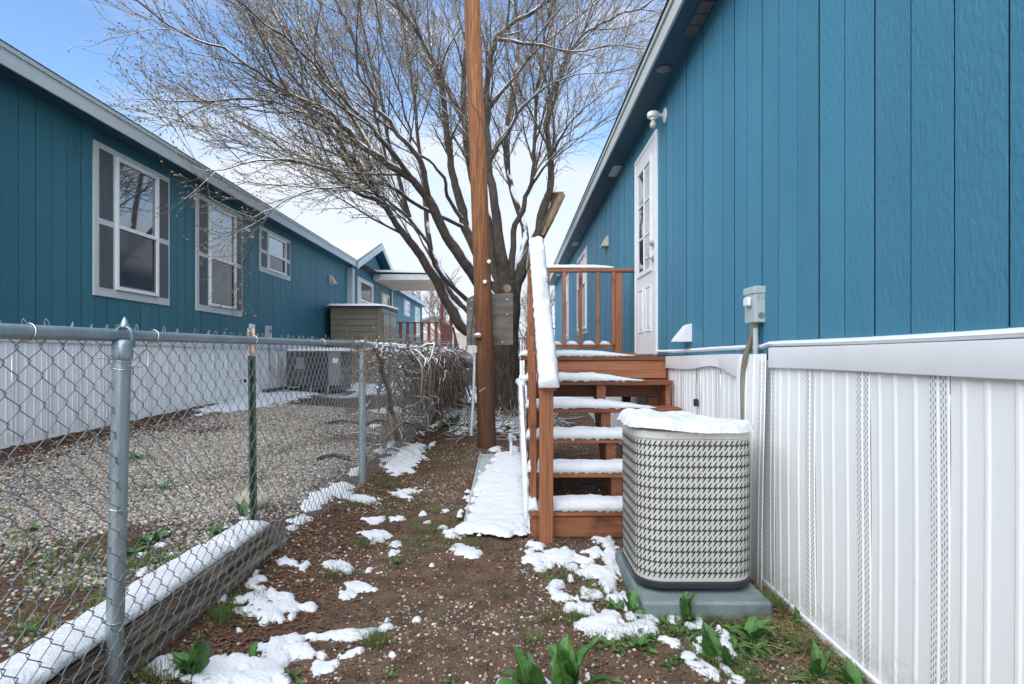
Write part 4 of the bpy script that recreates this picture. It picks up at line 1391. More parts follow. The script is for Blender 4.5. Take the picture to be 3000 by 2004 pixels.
# ------------------------------------------------------------------ chain link fence
CF = thing('chain_link_fence', (-1.33, 5, .15), 'galvanised chain link fence with a round top rail between the lane and the gravel yard', 'fence')
def fx(y):
    return -1.30 - .012 * min(y, 6) / 2
def railz(y):
    return 1.285 + .013 * (y - 1.5) if y < 5.3 else 1.335 + .0 * y
rp = [(fx(y), y, railz(y)) for y in (.5, 1.5, 1.98)]
MB().tube([(fx(.45), .45, railz(.45)), (fx(1.97), 1.97, railz(1.97))], .0205, 16).build('top_rail', M_metal, CF, smooth=40)
MB().tube([(fx(1.93), 1.93, railz(1.95)), (fx(3.5), 3.5, railz(3.5) - .004), (fx(5.25), 5.25, railz(5.25))], .019, 16).build('top_rail', M_metal, CF, smooth=40)
MB().tube([(fx(5.25), 5.25, railz(5.2)), (fx(7), 7, 1.32), (fx(8.9), 8.9, 1.33), (fx(13), 13, 1.4)], .019, 12).build('top_rail', M_metal, CF, smooth=40)
def fpost(y, top, bot, xb, xt, r=.0265, cap=True, strap=True):
    p = MB().tube([(xb, y, bot), (xt, y, top)], r, 20).build('post', M_metal, CF, smooth=40)
    if cap:
        mb = MB().lathe((xt, y, top - .055), (0, 0, 1), [(r + .002, 0), (r + .004, .004), (r + .004, .052), (r - .002, .062), (.012, .068)], 20)
        mb.build('post_cap', M_metal, p, smooth=40)
        if strap:
            mb = MB()
            n = 14
            cz = railz(y)
            for i in range(n + 1):
                a = math.pi * i / n
                for w in (-.010, .010):
                    mb.v.append((xt + .030 * math.cos(a), y + w + .012, cz + .032 * math.sin(a) - (.0 if 0 < i < n else .04)))
            for i in range(n):
                mb.f.append((2 * i, 2 * i + 1, 2 * i + 3, 2 * i + 2))
            o = mb.build('rail_loop', M_metal, p, smooth=60)
            s_ = o.modifiers.new('thickness', 'SOLIDIFY'); s_.thickness = .004
            MB().lathe((xt, y + .012, cz + .026), (0, 0, 1), [(.014, 0), (.016, .006), (.010, .016), (.006, .028), (0, .036)], 12).build('rail_loop_finial', M_metal, p, smooth=50)
    return p
fpost(1.96, 1.265, -.10, -1.326, -1.292)
fpost(5.24, 1.355, .05, -1.338, -1.334, r=.030, strap=False)
fpost(8.9, 1.34, .15, fx(9), fx(9), r=.026, strap=False)
fpost(12.6, 1.40, .15, fx(9), fx(9), r=.026, strap=False)
# wire mesh
mb = MB()
mw, mh = .0405, .0405
bottom = lambda y: ground_h(-1.28, y) + (.02 if y > 3.4 else .03)
nW = int((13.2 - .55) / mw)
for w in range(nW):
    yb = .55 + w * mw
    if yb > 9.5 and w % 2 and False: continue
    nseg = 30
    rows_ = int((railz(yb) - .004 - bottom(yb)) / mh)
    pts = []
    ph = w % 2
    ztop = railz(yb) - .002
    bowl = .010 * math.sin(yb * 2.1)
    for i in range(rows_ + 1):
        z = ztop - i * mh
        side = (i + ph) % 2
        q = noise.noise(Vector((yb * 2.0, z * 2.5, 0)))
        dy = .010 * noise.noise(Vector((yb * 1.5, z * 1.5, 7))) + .020 * q * (1 if yb < 4 else .6)
        # the mesh leans and stretches lower down
        yy = yb + (side * mw) + dy
        xx = fx(yb) + .030 + bowl * (1 - i / rows_) + .012 * noise.noise(Vector((yb * 1.2, z * 2, 3))) - .028 * sstep(.6, 0, i * mh)
        ov = .0045
        zz = z + .006 * noise.noise(Vector((yb * 3, z * 3, 9)))
        if side:
            a = (xx + .0022, yy + ov * .6, zz + .005); b = (xx - .0022, yy + ov * .6, zz - .005)
        else:
            a = (xx - .0022, yy - ov * .6, zz + .005); b = (xx + .0022, yy - ov * .6, zz - .005)
        pts += [a, b]
    r = .00165 if yb < 6 else .0019
    mb.tube(pts, r, 4 if yb > 2.6 else 6, cap=False)
    # top knuckle
    if w % 2 == 0 and rnd.random() < .85:
        a = Vector(pts[0])
        hk = .026 + .012 * rnd.random()
        lean = rnd.uniform(-.02, .02)
        mb.tube(smooth_path([a, a + Vector((.0, lean * .5, hk * .7)), a + Vector((-.006, lean, hk)), a + Vector((-.012, lean + .004, hk * .8)), a + Vector((-.010, lean * .7, hk * .3))], 3), r, 5, cap=False)
o = mb.build('wire_mesh', M_wire, CF, fix=False, smooth='full')
o['kind'] = 'stuff'
# bent broken wires near the first post
mb = MB()
for pts in ([(240, 1008), (268, 1010), (300, 1013), (312, 1017), (322, 1035), (320, 1050), (300, 1052), (262, 1050)],
            [(310, 1060), (330, 1063), (360, 1058), (372, 1048), (400, 1020)],
            [(330, 1068), (360, 1072), (388, 1074), (372, 1078)], [(88, 1002), (130, 985), (160, 966), (166, 958), (155, 958), (132, 982)]):
    mb.tube(smooth_path([P(a, b, 1.90) + Vector((.03, 0, 0)) for a, b in pts], 4), .0017, 6)
mb.build('bent_wire', M_wire, CF, smooth='full')
def tie(c, r=.024, ax='y'):
    pts = []
    for i in range(15):
        a = -2.2 + 5.2 * i / 14
        pts.append((c[0] + r * math.cos(a), c[1] + (i - 7) * .0012, c[2] + r * math.sin(a)))
    return pts
ties = MB()
for y in (1.60, 2.16, 3.0, 4.1):
    MB().tube(tie((fx(y), y, railz(y))), .0022, 6).build('tie_wire', M_chrome, CF, smooth='full')
for z, xx in ((.72, -1.306), (.35, -1.315), (1.18, -1.294)):
    pts = [(xx + .030 * math.cos(a), 1.96 + .030 * math.sin(a), z + .004 * math.sin(a * 2)) for a in [i * math.pi * 2 / 16 for i in range(18)]]
    MB().tube(pts, .0022, 6).build('tie_wire', M_chrome, CF, smooth='full')
for y_, z in ((5.24, .85), (5.24, .5)):
    pts = [(-1.335 + .033 * math.cos(a), y_ + .033 * math.sin(a), z) for a in [i * math.pi * 2 / 16 for i in range(18)]]
    MB().tube(pts, .0025, 6).build('tie_wire', M_chrome, CF, smooth='full')
# green T post
TP = thing('steel_fence_post', (-1.43, 3.26, .28), 'green steel fence post with a rusty white painted top leaning behind the chain link', 'fence post')
def tpost(za, zb, m, nm):
    xb = lambda z: -1.428 - .012 * (z - .3)
    mb = MB()
    prof = [(-.020, -.004), (.020, -.004), (.020, .002), (.004, .003), (.003, .034), (-.003, .034), (-.004, .003), (-.020, .002)]
    n = len(prof)
    a = [(xb(za) + u, 3.26 - v, za) for u, v in prof]; b = [(xb(zb) + u, 3.26 - v, zb) for u, v in prof]
    mb.add(a + b, [tuple(range(n)), tuple(range(2 * n - 1, n - 1, -1))] + [(i, (i + 1) % n, (i + 1) % n + n, i + n) for i in range(n)])
    return mb.build(nm, m, TP)
tpost(.15, 1.225, M_green, 'post_shaft')
tpost(1.226, 1.375, M_rust, 'post_top')
mb = MB()
for i in range(16):
    z = .35 + i * .054
    mb.box(-1.434, -1.426, 3.216, 3.2255, z, z + .012)
mb.build('studs', M_green, TP)

# landscape timber
t = thing('landscape_timber', (-1.42, 2.3, .1), 'split grey brown landscape timber along the fence foot with a snow topping', 'timber')
def timber(x0f, x1f, z0, z1, y0_, y1_, seed):
    mb = MB()
    ring = []
    nseg = 70
    m_ = 26
    for i in range(nseg):
        y = y0_ + (y1_ - y0_) * i / (nseg - 1)
        x0 = x0f(y); x1 = x1f(y)
        for j in range(m_):
            a = 2 * math.pi * j / m_ + .12
            ca, sa = math.cos(a), math.sin(a)
            e = .34
            u = math.copysign(abs(ca) ** e, ca); v = math.copysign(abs(sa) ** e, sa)
            k = .020 * noise.noise(Vector((u * 3 + seed, v * 9, y * 1.1))) + .020 * noise.noise(Vector((u * 5, v * 16 + seed, y * .5)))
            k2 = .007 * noise.noise(Vector((u * 9, v * 40, y * 3 + seed)))
            # end is broken
            endb = .02 * noise.noise(Vector((u * 4, v * 6, seed))) if i == nseg - 1 else 0
            mb.v.append(((x0 + x1) / 2 + u * (x1 - x0) / 2 + (k + k2) * abs(u), y + endb, (z0 + z1) / 2 + v * (z1 - z0) / 2 + (k + k2) * abs(v)))
    for i in range(nseg - 1):
        for j in range(m_):
            a = i * m_ + j; b = i * m_ + (j + 1) % m_
            mb.f.append((a, b, b + m_, a + m_))
    mb.f.append(tuple(range(m_))); mb.f.append(tuple((nseg - 1) * m_ + j for j in range(m_)))
    return mb
xf = lambda y: -1.335 - .006 * (y - 2)
timber(lambda y: xf(y) - .16, xf, .195, .285, .9, 3.28, 1.0).build('upper_timber', M_timber, t, smooth=35)
timber(lambda y: xf(y) - .17, lambda y: xf(y) + .006, .03, .194, .9, 3.32, 5.0).build('lower_timber', M_timber, t, smooth=35)
mb = MB()
snow_strip(mb, (xf(.9), .9, .285), (xf(2.86), 2.86, .285), (1, 0, 0), -.165, -.012, .048, 71, step=.014, tap0=.02, tap1=.05, drip=.004, bump=.2)
snow_strip(mb, (xf(2.84), 2.84, .285), (xf(3.28), 3.28, .285), (1, 0, 0), -.14, -.004, .048, 73, step=.014, tap0=.04, tap1=.08, drip=.01, bump=.25)
# the right-hand edge drips towards the lane
snow_obj(mb, 'long snow ridge on top of the landscape timber')
# stump at the timber end
t = thing('broken_stump', (-1.36, 3.42, .15), 'splintered grey stump of wood at the far end of the landscape timber', 'stump')
mb = MB()
for i in range(16):
    a = rnd.uniform(0, 6.28); r = rnd.uniform(0, .06)
    x, y = -1.37 + r * math.cos(a), 3.40 + r * math.sin(a)
    h = rnd.uniform(.02, .13)
    mb.tube([(x, y, .08), (x + rnd.uniform(-.01, .01), y, .16 + h * .4), (x + rnd.uniform(-.03, .03), y + rnd.uniform(-.02, .02), .16 + h)], [.026, .018, .003], 6)
mb.build('splinters', M_ply, t, smooth=50)
# rock
def rock(cx, cy, cz, rx, ry, rz, seed, label, m=M_rock, name='rock'):
    bm = bmesh.new(); bmesh.ops.create_icosphere(bm, subdivisions=4, radius=1)
    for v in bm.verts:
        k = 1 + .14 * noise.noise(v.co * 1.3 + Vector((seed, 0, 0))) + .04 * noise.noise(v.co * 4 + Vector((seed, 0, 0)))
        v.co = Vector((v.co.x * rx * k, v.co.y * ry * k, v.co.z * rz * k))
    me = bpy.data.meshes.new(name); bm.to_mesh(me); bm.free(); me.shade_smooth(); me.materials.append(m)
    o = bpy.data.objects.new(name, me); C.objects.link(o); o.location = (cx, cy, cz)
    return tag(o, label, 'rock')
p = G(722, 1497)
rock(p.x, p.y + .08, p.z + .045, .115, .09, .075, 2.0, 'smooth pale beige boulder in the gravel just left of the green steel post')
# ------------------------------------------------------------------ the big bare tree
TD = 11.0
TREE = thing('bare_tree', (-.15, TD, .15), 'large bare spreading tree with snow dusted limbs behind the utility pole', 'tree')
def trunk_mesh():
    mb = MB()
    cps = [(Vector((-.13, TD, .02)), .36), (Vector((-.14, TD, .25)), .29), (Vector((-.15, TD, .7)), .255), (Vector((-.15, TD, 1.2)), .25),
           (Vector((-.15, TD, 1.7)), .245), (Vector((-.13, TD, 2.1)), .25), (Vector((-.12, TD, 2.5)), .19), (Vector((-.12, TD, 2.8)), .10)]
    pts = smooth_path([c for c, r in cps], 5)
    na_ = 40
    n = len(pts)
    for i, p in enumerate(pts):
        f = i / 5
        a, b = int(min(f, len(cps) - 1)), int(min(f + 1, len(cps) - 1))
        r = cps[a][1] + (cps[b][1] - cps[a][1]) * (f - a)
        for j in range(na_):
            an = 2 * math.pi * j / na_
            rr = r * (1 + .16 * noise.noise(Vector((math.cos(an) * 1.5, math.sin(an) * 1.5, p.z * .8))) + .11 * noise.noise(Vector((math.cos(an) * 7, math.sin(an) * 7, p.z * 1.6)))
                      + .05 * noise.noise(Vector((math.cos(an) * 16, math.sin(an) * 16, p.z * 6))))
            mb.v.append((p.x + rr * math.cos(an), p.y + rr * math.sin(an), p.z))
    for i in range(n - 1):
        for j in range(na_):
            a = i * na_ + j; b = i * na_ + (j + 1) % na_
            mb.f.append((a, b, b + na_, a + na_))
    mb.f.append(tuple((n - 1) * na_ + j for j in range(na_)))
    return mb
trunk_mesh().build('trunk', M_bark, TREE, smooth='full')
# main limbs traced where they stand: (px, py, distance), start radius, end radius
LIMBS = [
    ([(1448, 985, 11), (1369, 969, 10.9), (1308, 880, 10.7), (1257, 784, 10.5), (1212, 721, 10.3), (1161, 657, 10.1), (1123, 593, 9.9), (1072, 510, 9.7), (1021, 446, 9.5), (964, 383, 9.3), (890, 330, 9.2), (800, 300, 9.0), (700, 290, 8.9), (590, 300, 8.8)], .155, .015),
    ([(1460, 900, 11), (1420, 850, 10.8), (1372, 778, 10.5), (1308, 689, 10.2), (1257, 587, 9.9), (1219, 542, 9.7), (1168, 504, 9.5), (1110, 459, 9.2), (1047, 415, 9.0), (996, 357, 8.8), (957, 325, 8.7), (880, 290, 8.5), (816, 255, 8.4), (765, 217, 8.2), (701, 172, 8.0), (638, 137, 7.9), (555, 108, 7.8), (470, 60, 7.6)], .15, .012),
    ([(1450, 960, 11.2), (1390, 920, 11.3), (1330, 860, 11.5), (1262, 740, 11.8), (1200, 640, 12.2), (1150, 560, 12.5), (1100, 470, 12.8), (1040, 380, 13.1), (990, 290, 13.4), (930, 180, 13.7), (880, 80, 14)], .12, .02),
    ([(1440, 830, 11), (1366, 670, 11.1), (1346, 574, 11.0), (1327, 510, 10.9), (1308, 408, 10.7), (1302, 306, 10.6), (1283, 223, 10.5), (1232, 115, 10.3), (1168, 19, 10.1), (1100, -120, 10)], .12, .03),
    ([(1461, 900, 11), (1448, 765, 11), (1442, 670, 11), (1385, 523, 11.1), (1359, 357, 11.2), (1359, 191, 11.3), (1375, 60, 11.4), (1390, -150, 11.5)], .15, .04),
    ([(1490, 920, 11), (1478, 800, 10.9), (1462, 700, 10.8), (1445, 600, 10.7), (1432, 480, 10.6), (1425, 330, 10.5), (1440, 180, 10.4), (1455, 115, 10.3), (1512, 64, 10.2), (1589, 13, 10.0), (1700, -60, 9.8)], .16, .03),
    ([(1495, 880, 11), (1500, 791, 10.9), (1503, 702, 10.8), (1528, 612, 10.7), (1557, 542, 10.6), (1563, 446, 10.5), (1573, 287, 10.4), (1582, 204, 10.3), (1600, 100, 10.2), (1630, -40, 10)], .085, .02),
    ([(1500, 900, 11), (1512, 842, 11), (1538, 765, 10.9), (1576, 676, 10.8), (1602, 593, 10.7), (1614, 542, 10.6), (1614, 459, 10.5), (1602, 383, 10.4), (1608, 306, 10.3), (1627, 242, 10.2), (1653, 185, 10.1), (1684, 128, 9.9), (1740, 80, 9.7), (1810, 50, 9.5), (1890, 20, 9.3)], .14, .015),
    ([(1369, 880, 10.9), (1290, 800, 10.3), (1235, 690, 9.8), (1160, 600, 9.3), (1080, 560, 8.9), (990, 545, 8.6), (900, 560, 8.3), (820, 600, 8.0), (740, 640, 7.8)], .05, .006),
    ([(1257, 587, 9.9), (1230, 470, 9.5), (1168, 395, 9.2), (1110, 320, 9.0), (1085, 268, 8.9), (1050, 220, 8.8), (1040, 130, 8.7), (1000, 30, 8.6), (940, -60, 8.4)], .055, .015),
    ([(1352, 640, 11), (1318, 590, 10.8), (1299, 523, 10.4), (1260, 470, 10.2), (1205, 440, 10.0), (1200, 370, 9.8), (1160, 250, 9.6), (1120, 120, 9.4), (1100, 0, 9.2)], .045, .012),
    ([(1219, 542, 9.7), (1130, 420, 9.0), (1040, 330, 8.5), (960, 230, 8.1), (880, 150, 7.8), (800, 80, 7.5), (700, 10, 7.2)], .05, .012),
    ([(1123, 593, 9.9), (1040, 560, 9.2), (960, 500, 8.8), (860, 470, 8.4), (760, 470, 8.0), (680, 490, 7.7), (600, 500, 7.4), (560, 486, 7.3)], .045, .005),
    ([(1480, 850, 11), (1540, 700, 11.6), (1500, 560, 12), (1480, 420, 12.3), (1500, 280, 12.6), (1520, 120, 12.9), (1500, -50, 13)], .10, .03),
    ([(1359, 357, 11.2), (1290, 230, 11.5), (1220, 130, 11.9), (1130, 20, 12.3)], .06, .02),
    ([(1455, 115, 10.3), (1560, 130, 10.0), (1680, 150, 9.8), (1790, 130, 9.5), (1900, 150, 9.2)], .04, .008),
    ([(1432, 480, 10.6), (1500, 360, 10.2), (1590, 260, 9.9), (1690, 220, 9.6), (1800, 210, 9.3)], .045, .008),
    ([(1557, 542, 10.6), (1640, 440, 10.1), (1700, 400, 9.8), (1745, 380, 9.6)], .03, .006),
    ([(1425, 330, 10.5), (1520, 200, 10.8), (1640, 90, 11.1), (1760, 0, 11.4), (1850, -60, 11.6)], .05, .012),
    ([(1200, 640, 12.2), (1160, 500, 12.0), (1130, 350, 11.8), (1090, 200, 11.6), (1060, 60, 11.4), (1040, -80, 11.2)], .06, .018),
    ([(1262, 740, 11.8), (1240, 560, 11.9), (1225, 380, 12.0), (1200, 200, 12.1), (1180, 40, 12.2), (1170, -80, 12.3)], .065, .018),
    ([(1110, 470, 9.2), (1000, 300, 9.4), (900, 180, 9.6), (820, 60, 9.8), (760, -60, 10)], .045, .012),
    ([(1366, 670, 11.1), (1230, 600, 10.4), (1120, 540, 9.9), (1020, 520, 9.5), (940, 480, 9.2), (860, 420, 8.9), (770, 385, 8.7)], .05, .008),
    ([(1614, 459, 10.5), (1660, 380, 10), (1700, 330, 9.6), (1740, 300, 9.2)], .03, .008),
]
tw = MB(); br2 = MB(); buds_v = []; buds_f = []
CTR = Vector((-.15, TD, 2.4))
def grow(path, radii, level, gen):
    """spawn children along a path"""
    L = [0]
    for i in range(1, len(path)): L.append(L[-1] + (path[i] - path[i - 1]).length)
    tot = L[-1]
    spacing = (.26, .135, .090)[level]
    s = (.32 * tot if level == 0 else .12 * tot) + rnd.random() * spacing
    if level == 0: s = max(s, 1.2) if tot > 3 else .25 * tot
    side = rnd.random() * 6.28
    while s < tot:
        i = max(1, next((k for k in range(1, len(L)) if L[k] >= s), len(L) - 1))
        f = (s - L[i - 1]) / max(1e-6, L[i] - L[i - 1])
        p = path[i - 1].lerp(path[i], f)
        r = radii[i - 1] + (radii[i] - radii[i - 1]) * f
        T = (path[i] - path[i - 1]).normalized()
        side += 2.4 + rnd.uniform(-.5, .5)
        u = T.orthogonal().normalized(); w = T.cross(u)
        sd = u * math.cos(side) + w * math.sin(side)
        ang = math.radians(rnd.uniform(24, 52))
        D = (T * math.cos(ang) + sd * math.sin(ang))
        out = (p - CTR); out.y *= .5; out.normalize()
        D = (D + out * .28 + Vector((0, 0, .10))).normalized()
        rem = 1 - s / tot
        if level == 0: ln = rnd.uniform(.8, 2.3) * (.55 + .7 * rem)
        elif level == 1: ln = rnd.uniform(.35, .95) * (.6 + .6 * rem)
        else: ln = rnd.uniform(.14, .42)
        rr = min(r * .62, (.024, .0100, .0050)[level])
        make(p, D, ln, rr, level + 1)
        s += spacing * rnd.uniform(.6, 1.5)
    # tip continues as a fine branch
    if level <= 1:
        T = (path[-1] - path[-2]).normalized()
        make(path[-1], T, (1.2, .5)[level], radii[-1], level + 1)
def inview(p):
    if p.y < 1: return False
    px = VX + p.x * F / p.y; py = VY - (p.z - EYE) * F / p.y
    return -350 < px < 3000 and -350 < py < 2100
def make(p, D, ln, r, level):
    if not inview(p) and level >= 1: return
    if level == 3 and rnd.random() < .14: return
    n = (0, 7, 5, 4)[level]
    pts = [p]
    d = D.copy()
    droop = (0, .02, -.03, -.02)[level]
    curv = Vector((rnd.uniform(-1, 1), rnd.uniform(-1, 1), rnd.uniform(-.7, 1))) * (.10 if level < 3 else .16)
    for i in range(n):
        d = (d + curv * .7 + Vector((rnd.uniform(-1, 1), rnd.uniform(-1, 1), rnd.uniform(-1, 1))) * (.11, .11, .13, .16)[level] + Vector((0, 0, droop))).normalized()
        pts.append(pts[-1] + d * (ln / n))
    # never through the two houses
    if pts[-1].x > 1.0 and pts[-1].z < 3.9: return
    if pts[-1].x < -4.25 and pts[-1].z < 4.1: return
    tip = (.010, .0045, .0030, .0024)[level]
    radii = [r + (tip - r) * (i / n) for i in range(n + 1)]
    if level == 1:
        br2.tube(pts, radii, 5, cap=False)
    else:
        tw.tube(pts, radii, 3, cap=False)
    if level == 3 or (level == 2 and rnd.random() < .5):
        for i in range(1, len(pts)):
            if rnd.random() < .80:
                b = pts[i]
                bd_ = (pts[i] - pts[i - 1]).normalized() + Vector((rnd.uniform(-.9, .9), rnd.uniform(-.9, .9), rnd.uniform(-.5, .9)))
                bd_.normalize()
                l_ = rnd.uniform(.022, .050); w_ = bd_.orthogonal().normalized() * l_ * .24
                w2 = bd_.cross(w_).normalized() * l_ * .2
                k = len(buds_v)
                buds_v.extend([b - w_ * .3, b + bd_ * l_ * .55 + w_, b + bd_ * l_, b + bd_ * l_ * .55 - w_, b + bd_ * l_ * .5 + w2])
                buds_f.extend([(k, k + 1, k + 4), (k + 1, k + 2, k + 4), (k + 2, k + 3, k + 4), (k + 3, k, k + 4)])
    if level < 3:
        grow(pts, radii, level, 0)
for pts, r0, r1 in LIMBS:
    path = smooth_path([P(*q_) for q_ in pts], 4)
    n = len(path)
    # natural wobble
    for i in range(2, n):
        path[i] = path[i] + Vector((noise.noise(Vector((i * .45, r0 * 90, 1))), noise.noise(Vector((i * .45, r0 * 90, 9))), noise.noise(Vector((i * .45, r0 * 90, 5))))) * .05
    r0 = r0 * (.80 if r0 > .14 else .88)
    radii = [r1 + (r0 - r1) * (1 - i / (n - 1)) ** 1.9 for i in range(n)]
    mb = MB()
    k0 = 0
    nn = 12
    ref = None
    for i, p in enumerate(path):
        a = path[max(0, i - 1)]; b = path[min(n - 1, i + 1)]
        T = (b - a).normalized()
        if ref is None: ref = Vector((0, 1, 0))
        u = (ref - T * ref.dot(T)).normalized(); ref = u; w = T.cross(u)
        for j in range(nn):
            an = 2 * math.pi * j / nn
            rr = radii[i] * (1 + .14 * noise.noise(Vector((math.cos(an) * 2, math.sin(an) * 2, i * .5 + r0 * 50))))
            mb.v.append(tuple(p + (u * math.cos(an) + w * math.sin(an)) * rr))
    for i in range(n - 1):
        for j in range(nn):
            a = i * nn + j; b = i * nn + (j + 1) % nn
            mb.f.append((a, b, b + nn, a + nn))
    mb.build('limb', M_limb, TREE, smooth='full')
    grow(path, radii, 0, 0)
# broken stub on the right
mb = MB().tube([P(1540, 770, 10.95), P(1576, 695, 10.85), P(1608, 638, 10.8), P(1633, 574, 10.8), P(1640, 556, 10.8)], [.10, .115, .105, .10, .085], 14)
mb.build('broken_limb', M_limb, TREE, smooth='full')
mb = MB().tube([P(1590, 690, 10.75), P(1622, 622, 10.72), P(1646, 568, 10.72)], [.03, .068, .072], 10)
mb.build('torn_wood', M_cut, TREE, smooth=50)
MB().lathe(P(1486, 848, 10.72), (0, -1, .15), [(.08, 0), (.08, .05), (.07, .06), (0, .062)], 16).build('cut_limb_end', M_cut, TREE, smooth=40)
o = br2.build('branches', M_limb, TREE, fix=False, smooth='full'); o['kind'] = 'stuff'
o = tw.build('twigs', M_twig, TREE, fix=False, smooth='full'); o['kind'] = 'stuff'
bv = np.array([tuple(v) for v in buds_v]) - np.array(TREE.location); bf = np.array(buds_f)
o = fast_mesh('buds', bv, bf, M_bud, smooth=False); o.parent = TREE; o['kind'] = 'stuff'
print('TREE twig verts', len(tw.v), 'branch verts', len(br2.v), 'buds', len(bf))

# smaller trees far behind
def far_tree(x, y, h, seed, label):
    r_ = random.Random(seed)
    t_ = thing('bare_tree', (x, y, .4), label, 'tree')
    a = MB(); b_ = MB()
    a.tube([(x, y, .3), (x + .1, y, h * .25), (x, y, h * .45)], [.22, .17, .12], 8)
    def rec(p, d, ln, r, lv):
        q_ = [p]
        for i in range(4):
            d = (d + Vector((r_.uniform(-1, 1), r_.uniform(-1, 1), r_.uniform(-.5, 1))) * .16).normalized()
            q_.append(q_[-1] + d * ln / 4)
        b_.tube(q_, [r * (1 - .7 * i / 4) for i in range(5)], 3, cap=False)
        if lv < 4:
            for k in range(5 if lv < 3 else 4):
                i = r_.choice((1, 2, 3, 4))
                dd = (d + Vector((r_.uniform(-1, 1), r_.uniform(-1, 1), r_.uniform(-.6, 1))) * .75).normalized()
                rec(q_[i], dd, ln * r_.uniform(.5, .75), r * .55, lv + 1)
    for k in range(6):
        rec(Vector((x, y, h * r_.uniform(.2, .45))), Vector((r_.uniform(-1, 1), r_.uniform(-1, 1), 1.1)).normalized(), h * .3, .09, 1)
    a.build('trunk', M_bark, t_, smooth='full')
    o_ = b_.build('crown', M_farb, t_, fix=False, smooth='full'); o_['kind'] = 'stuff'
M_farb = mat('grey_brown_far_branches', (0.26, 0.21, 0.18), (0.17, 0.14, 0.12), rough=.9, snow=.5)
far_tree(-4.4, 38, 7.5, 3, 'bare tree far off between the porch roof and the big tree trunk')
far_tree(-1.0, 48, 6.0, 4, 'bare tree in the distance just left of the big tree trunk')
far_tree(.9, 40, 6.5, 5, 'bare tree in the distance between the trunk and the stair handrail')

# ------------------------------------------------------------------ grey condenser by the left house
t = thing('condenser_unit', (-3.95, 12.0, .5), 'large dark grey heat pump with a snowy top beside the left skirting behind the fence', 'air conditioner')
ya, yb = 11.5, 12.35
xa, xb, xc = -4.40, -3.60, -3.36
MB().box(xa, xb, ya, yb, .66, 1.33, .01).build('cabinet', M_acgrey, t)
MB().box(xb + .001, xc, ya + .01, yb, .66, 1.33, .01).build('end_cabinet', M_aclight, t)
# front face panels and grille
MB().box(xa + .004, xa + .36, ya - .012, ya - .001, .94, 1.32, .004).build('access_panel', M_acgrey, t)
MB().box(xa + .06, xa + .36, ya - .012, ya - .001, .67, .92, .004).build('access_panel', M_acgrey, t)
MB().box(xa + .19, xa + .35, ya - .016, ya - .0125, .98, 1.20, .002).build('data_plate', M_aclight, t)
gr = MB()
for i in range(19):
    z = .70 + i * .031
    gr.box(xa + .40, xb - .09, ya - .008, ya - .001, z, z + .018)
gr.build('front_grille', M_dark, t)
gr = MB()
for i in range(14):
    z = .70 + i * .042
    gr.box(xb - .075, xb - .008, ya - .008, ya - .001, z, z + .03)
gr.build('corner_grille', M_dark, t)
gr = MB()
for i in range(22):
    y = ya + .03 + i * .037
    gr.box(xc + .0005, xc + .006, y, y + .016, .69, 1.30)
gr.build('side_grille', M_acgrey, t)
MB().box(xc - .15, xc - .05, ya + .005, ya + .009, 1.10, 1.19, .001).build('nameplate', M_white, t)
MB().box(xa + .01, xc - .01, ya + .06, yb - .05, .56, .66, .005).build('base', M_dark, t)
for x in (xa + .45, xb - .02):
    MB().box(x, x + .03, ya + .02, ya + .05, .50, .66, .003).build('leg', M_metal, t)
for x in (xa + .3, xb - .2):
    MB().box(x, x + .03, yb - .06, yb - .03, .50, .66, .003).build('leg', M_metal, t)
t2 = thing('equipment_pad', (-3.9, 12, .4), 'low dark pad under the large grey heat pump', 'pad')
MB().box(xa + .25, xc + .12, ya - .05, yb + .1, .44, .505, .008).build('pad_slab', M_acgrey, t2)
MB().box(xb - .02, xc + .122, ya - .052, ya - .05, .45, .50, .0).build('pad_edge', M_aclight, t2)
mb = MB(); lumps(mb, [(xa + .08 + i * .14, ya + .1 + j * .16, .12, .12) for i in range(8) for j in range(5)], 6.0, zfun=lambda x, y: 1.335, cell=.02, thick=.06, edge=.1)
snow_obj(mb, 'snow on top of the large grey heat pump')
t = thing('refrigerant_line', (-4.4, 11.3, .55), 'black insulated pipe running low from the skirting to the grey heat pump', 'pipe')
MB().tube(smooth_path([(LSX, 10.9, .58), (-4.5, 11.0, .60), (-4.30, 11.35, .64), (-4.2, 11.55, .70)]), .035, 8).build('insulation', M_dark, t, smooth=50)
MB().lathe((LSX + .0, 10.9, .58), (1, 0, 0), [(.05, 0), (.05, .02), (.03, .03)], 10).build('wall_collar', M_cream, t)

# ------------------------------------------------------------------ resin shed
SH = thing('storage_shed', (-3.9, 15.6, .5), 'olive brown resin storage shed with a snowy lid beyond the grey heat pump', 'shed')
sx0, sx1, sy0, sy1, sz0, sz1 = -4.50, -3.27, 14.6, 16.45, .50, 2.44
MB().box(sx0 + .03, sx1 - .03, sy0 + .03, sy1, sz0, sz1 - .02).build('shed_core', M_shedw, SH)
nb = 13
bh = (sz1 - sz0) / nb
for i in range(nb):
    z = sz0 + i * bh
    for a, b in ((sx0, sx0 + .52), (sx0 + .524, sx1 - .10)):
        MB().prism([(sy0 - .004, z + .004), (sy0 + .012, z + bh - .002), (sy0 + .03, z + bh - .002), (sy0 + .03, z + .004)], a, b, 'yz').build('wall_board', M_shedw, SH)
MB().box(sx1 - .095, sx1, sy0 - .008, sy0 + .07, sz0, sz1, .008).build('corner_post', M_shedw, SH)
MB().box(sx1 - .01, sx1 + .01, sy0 + .08, sy1, sz0, sz1, .008).build('end_wall', M_shedd, SH)
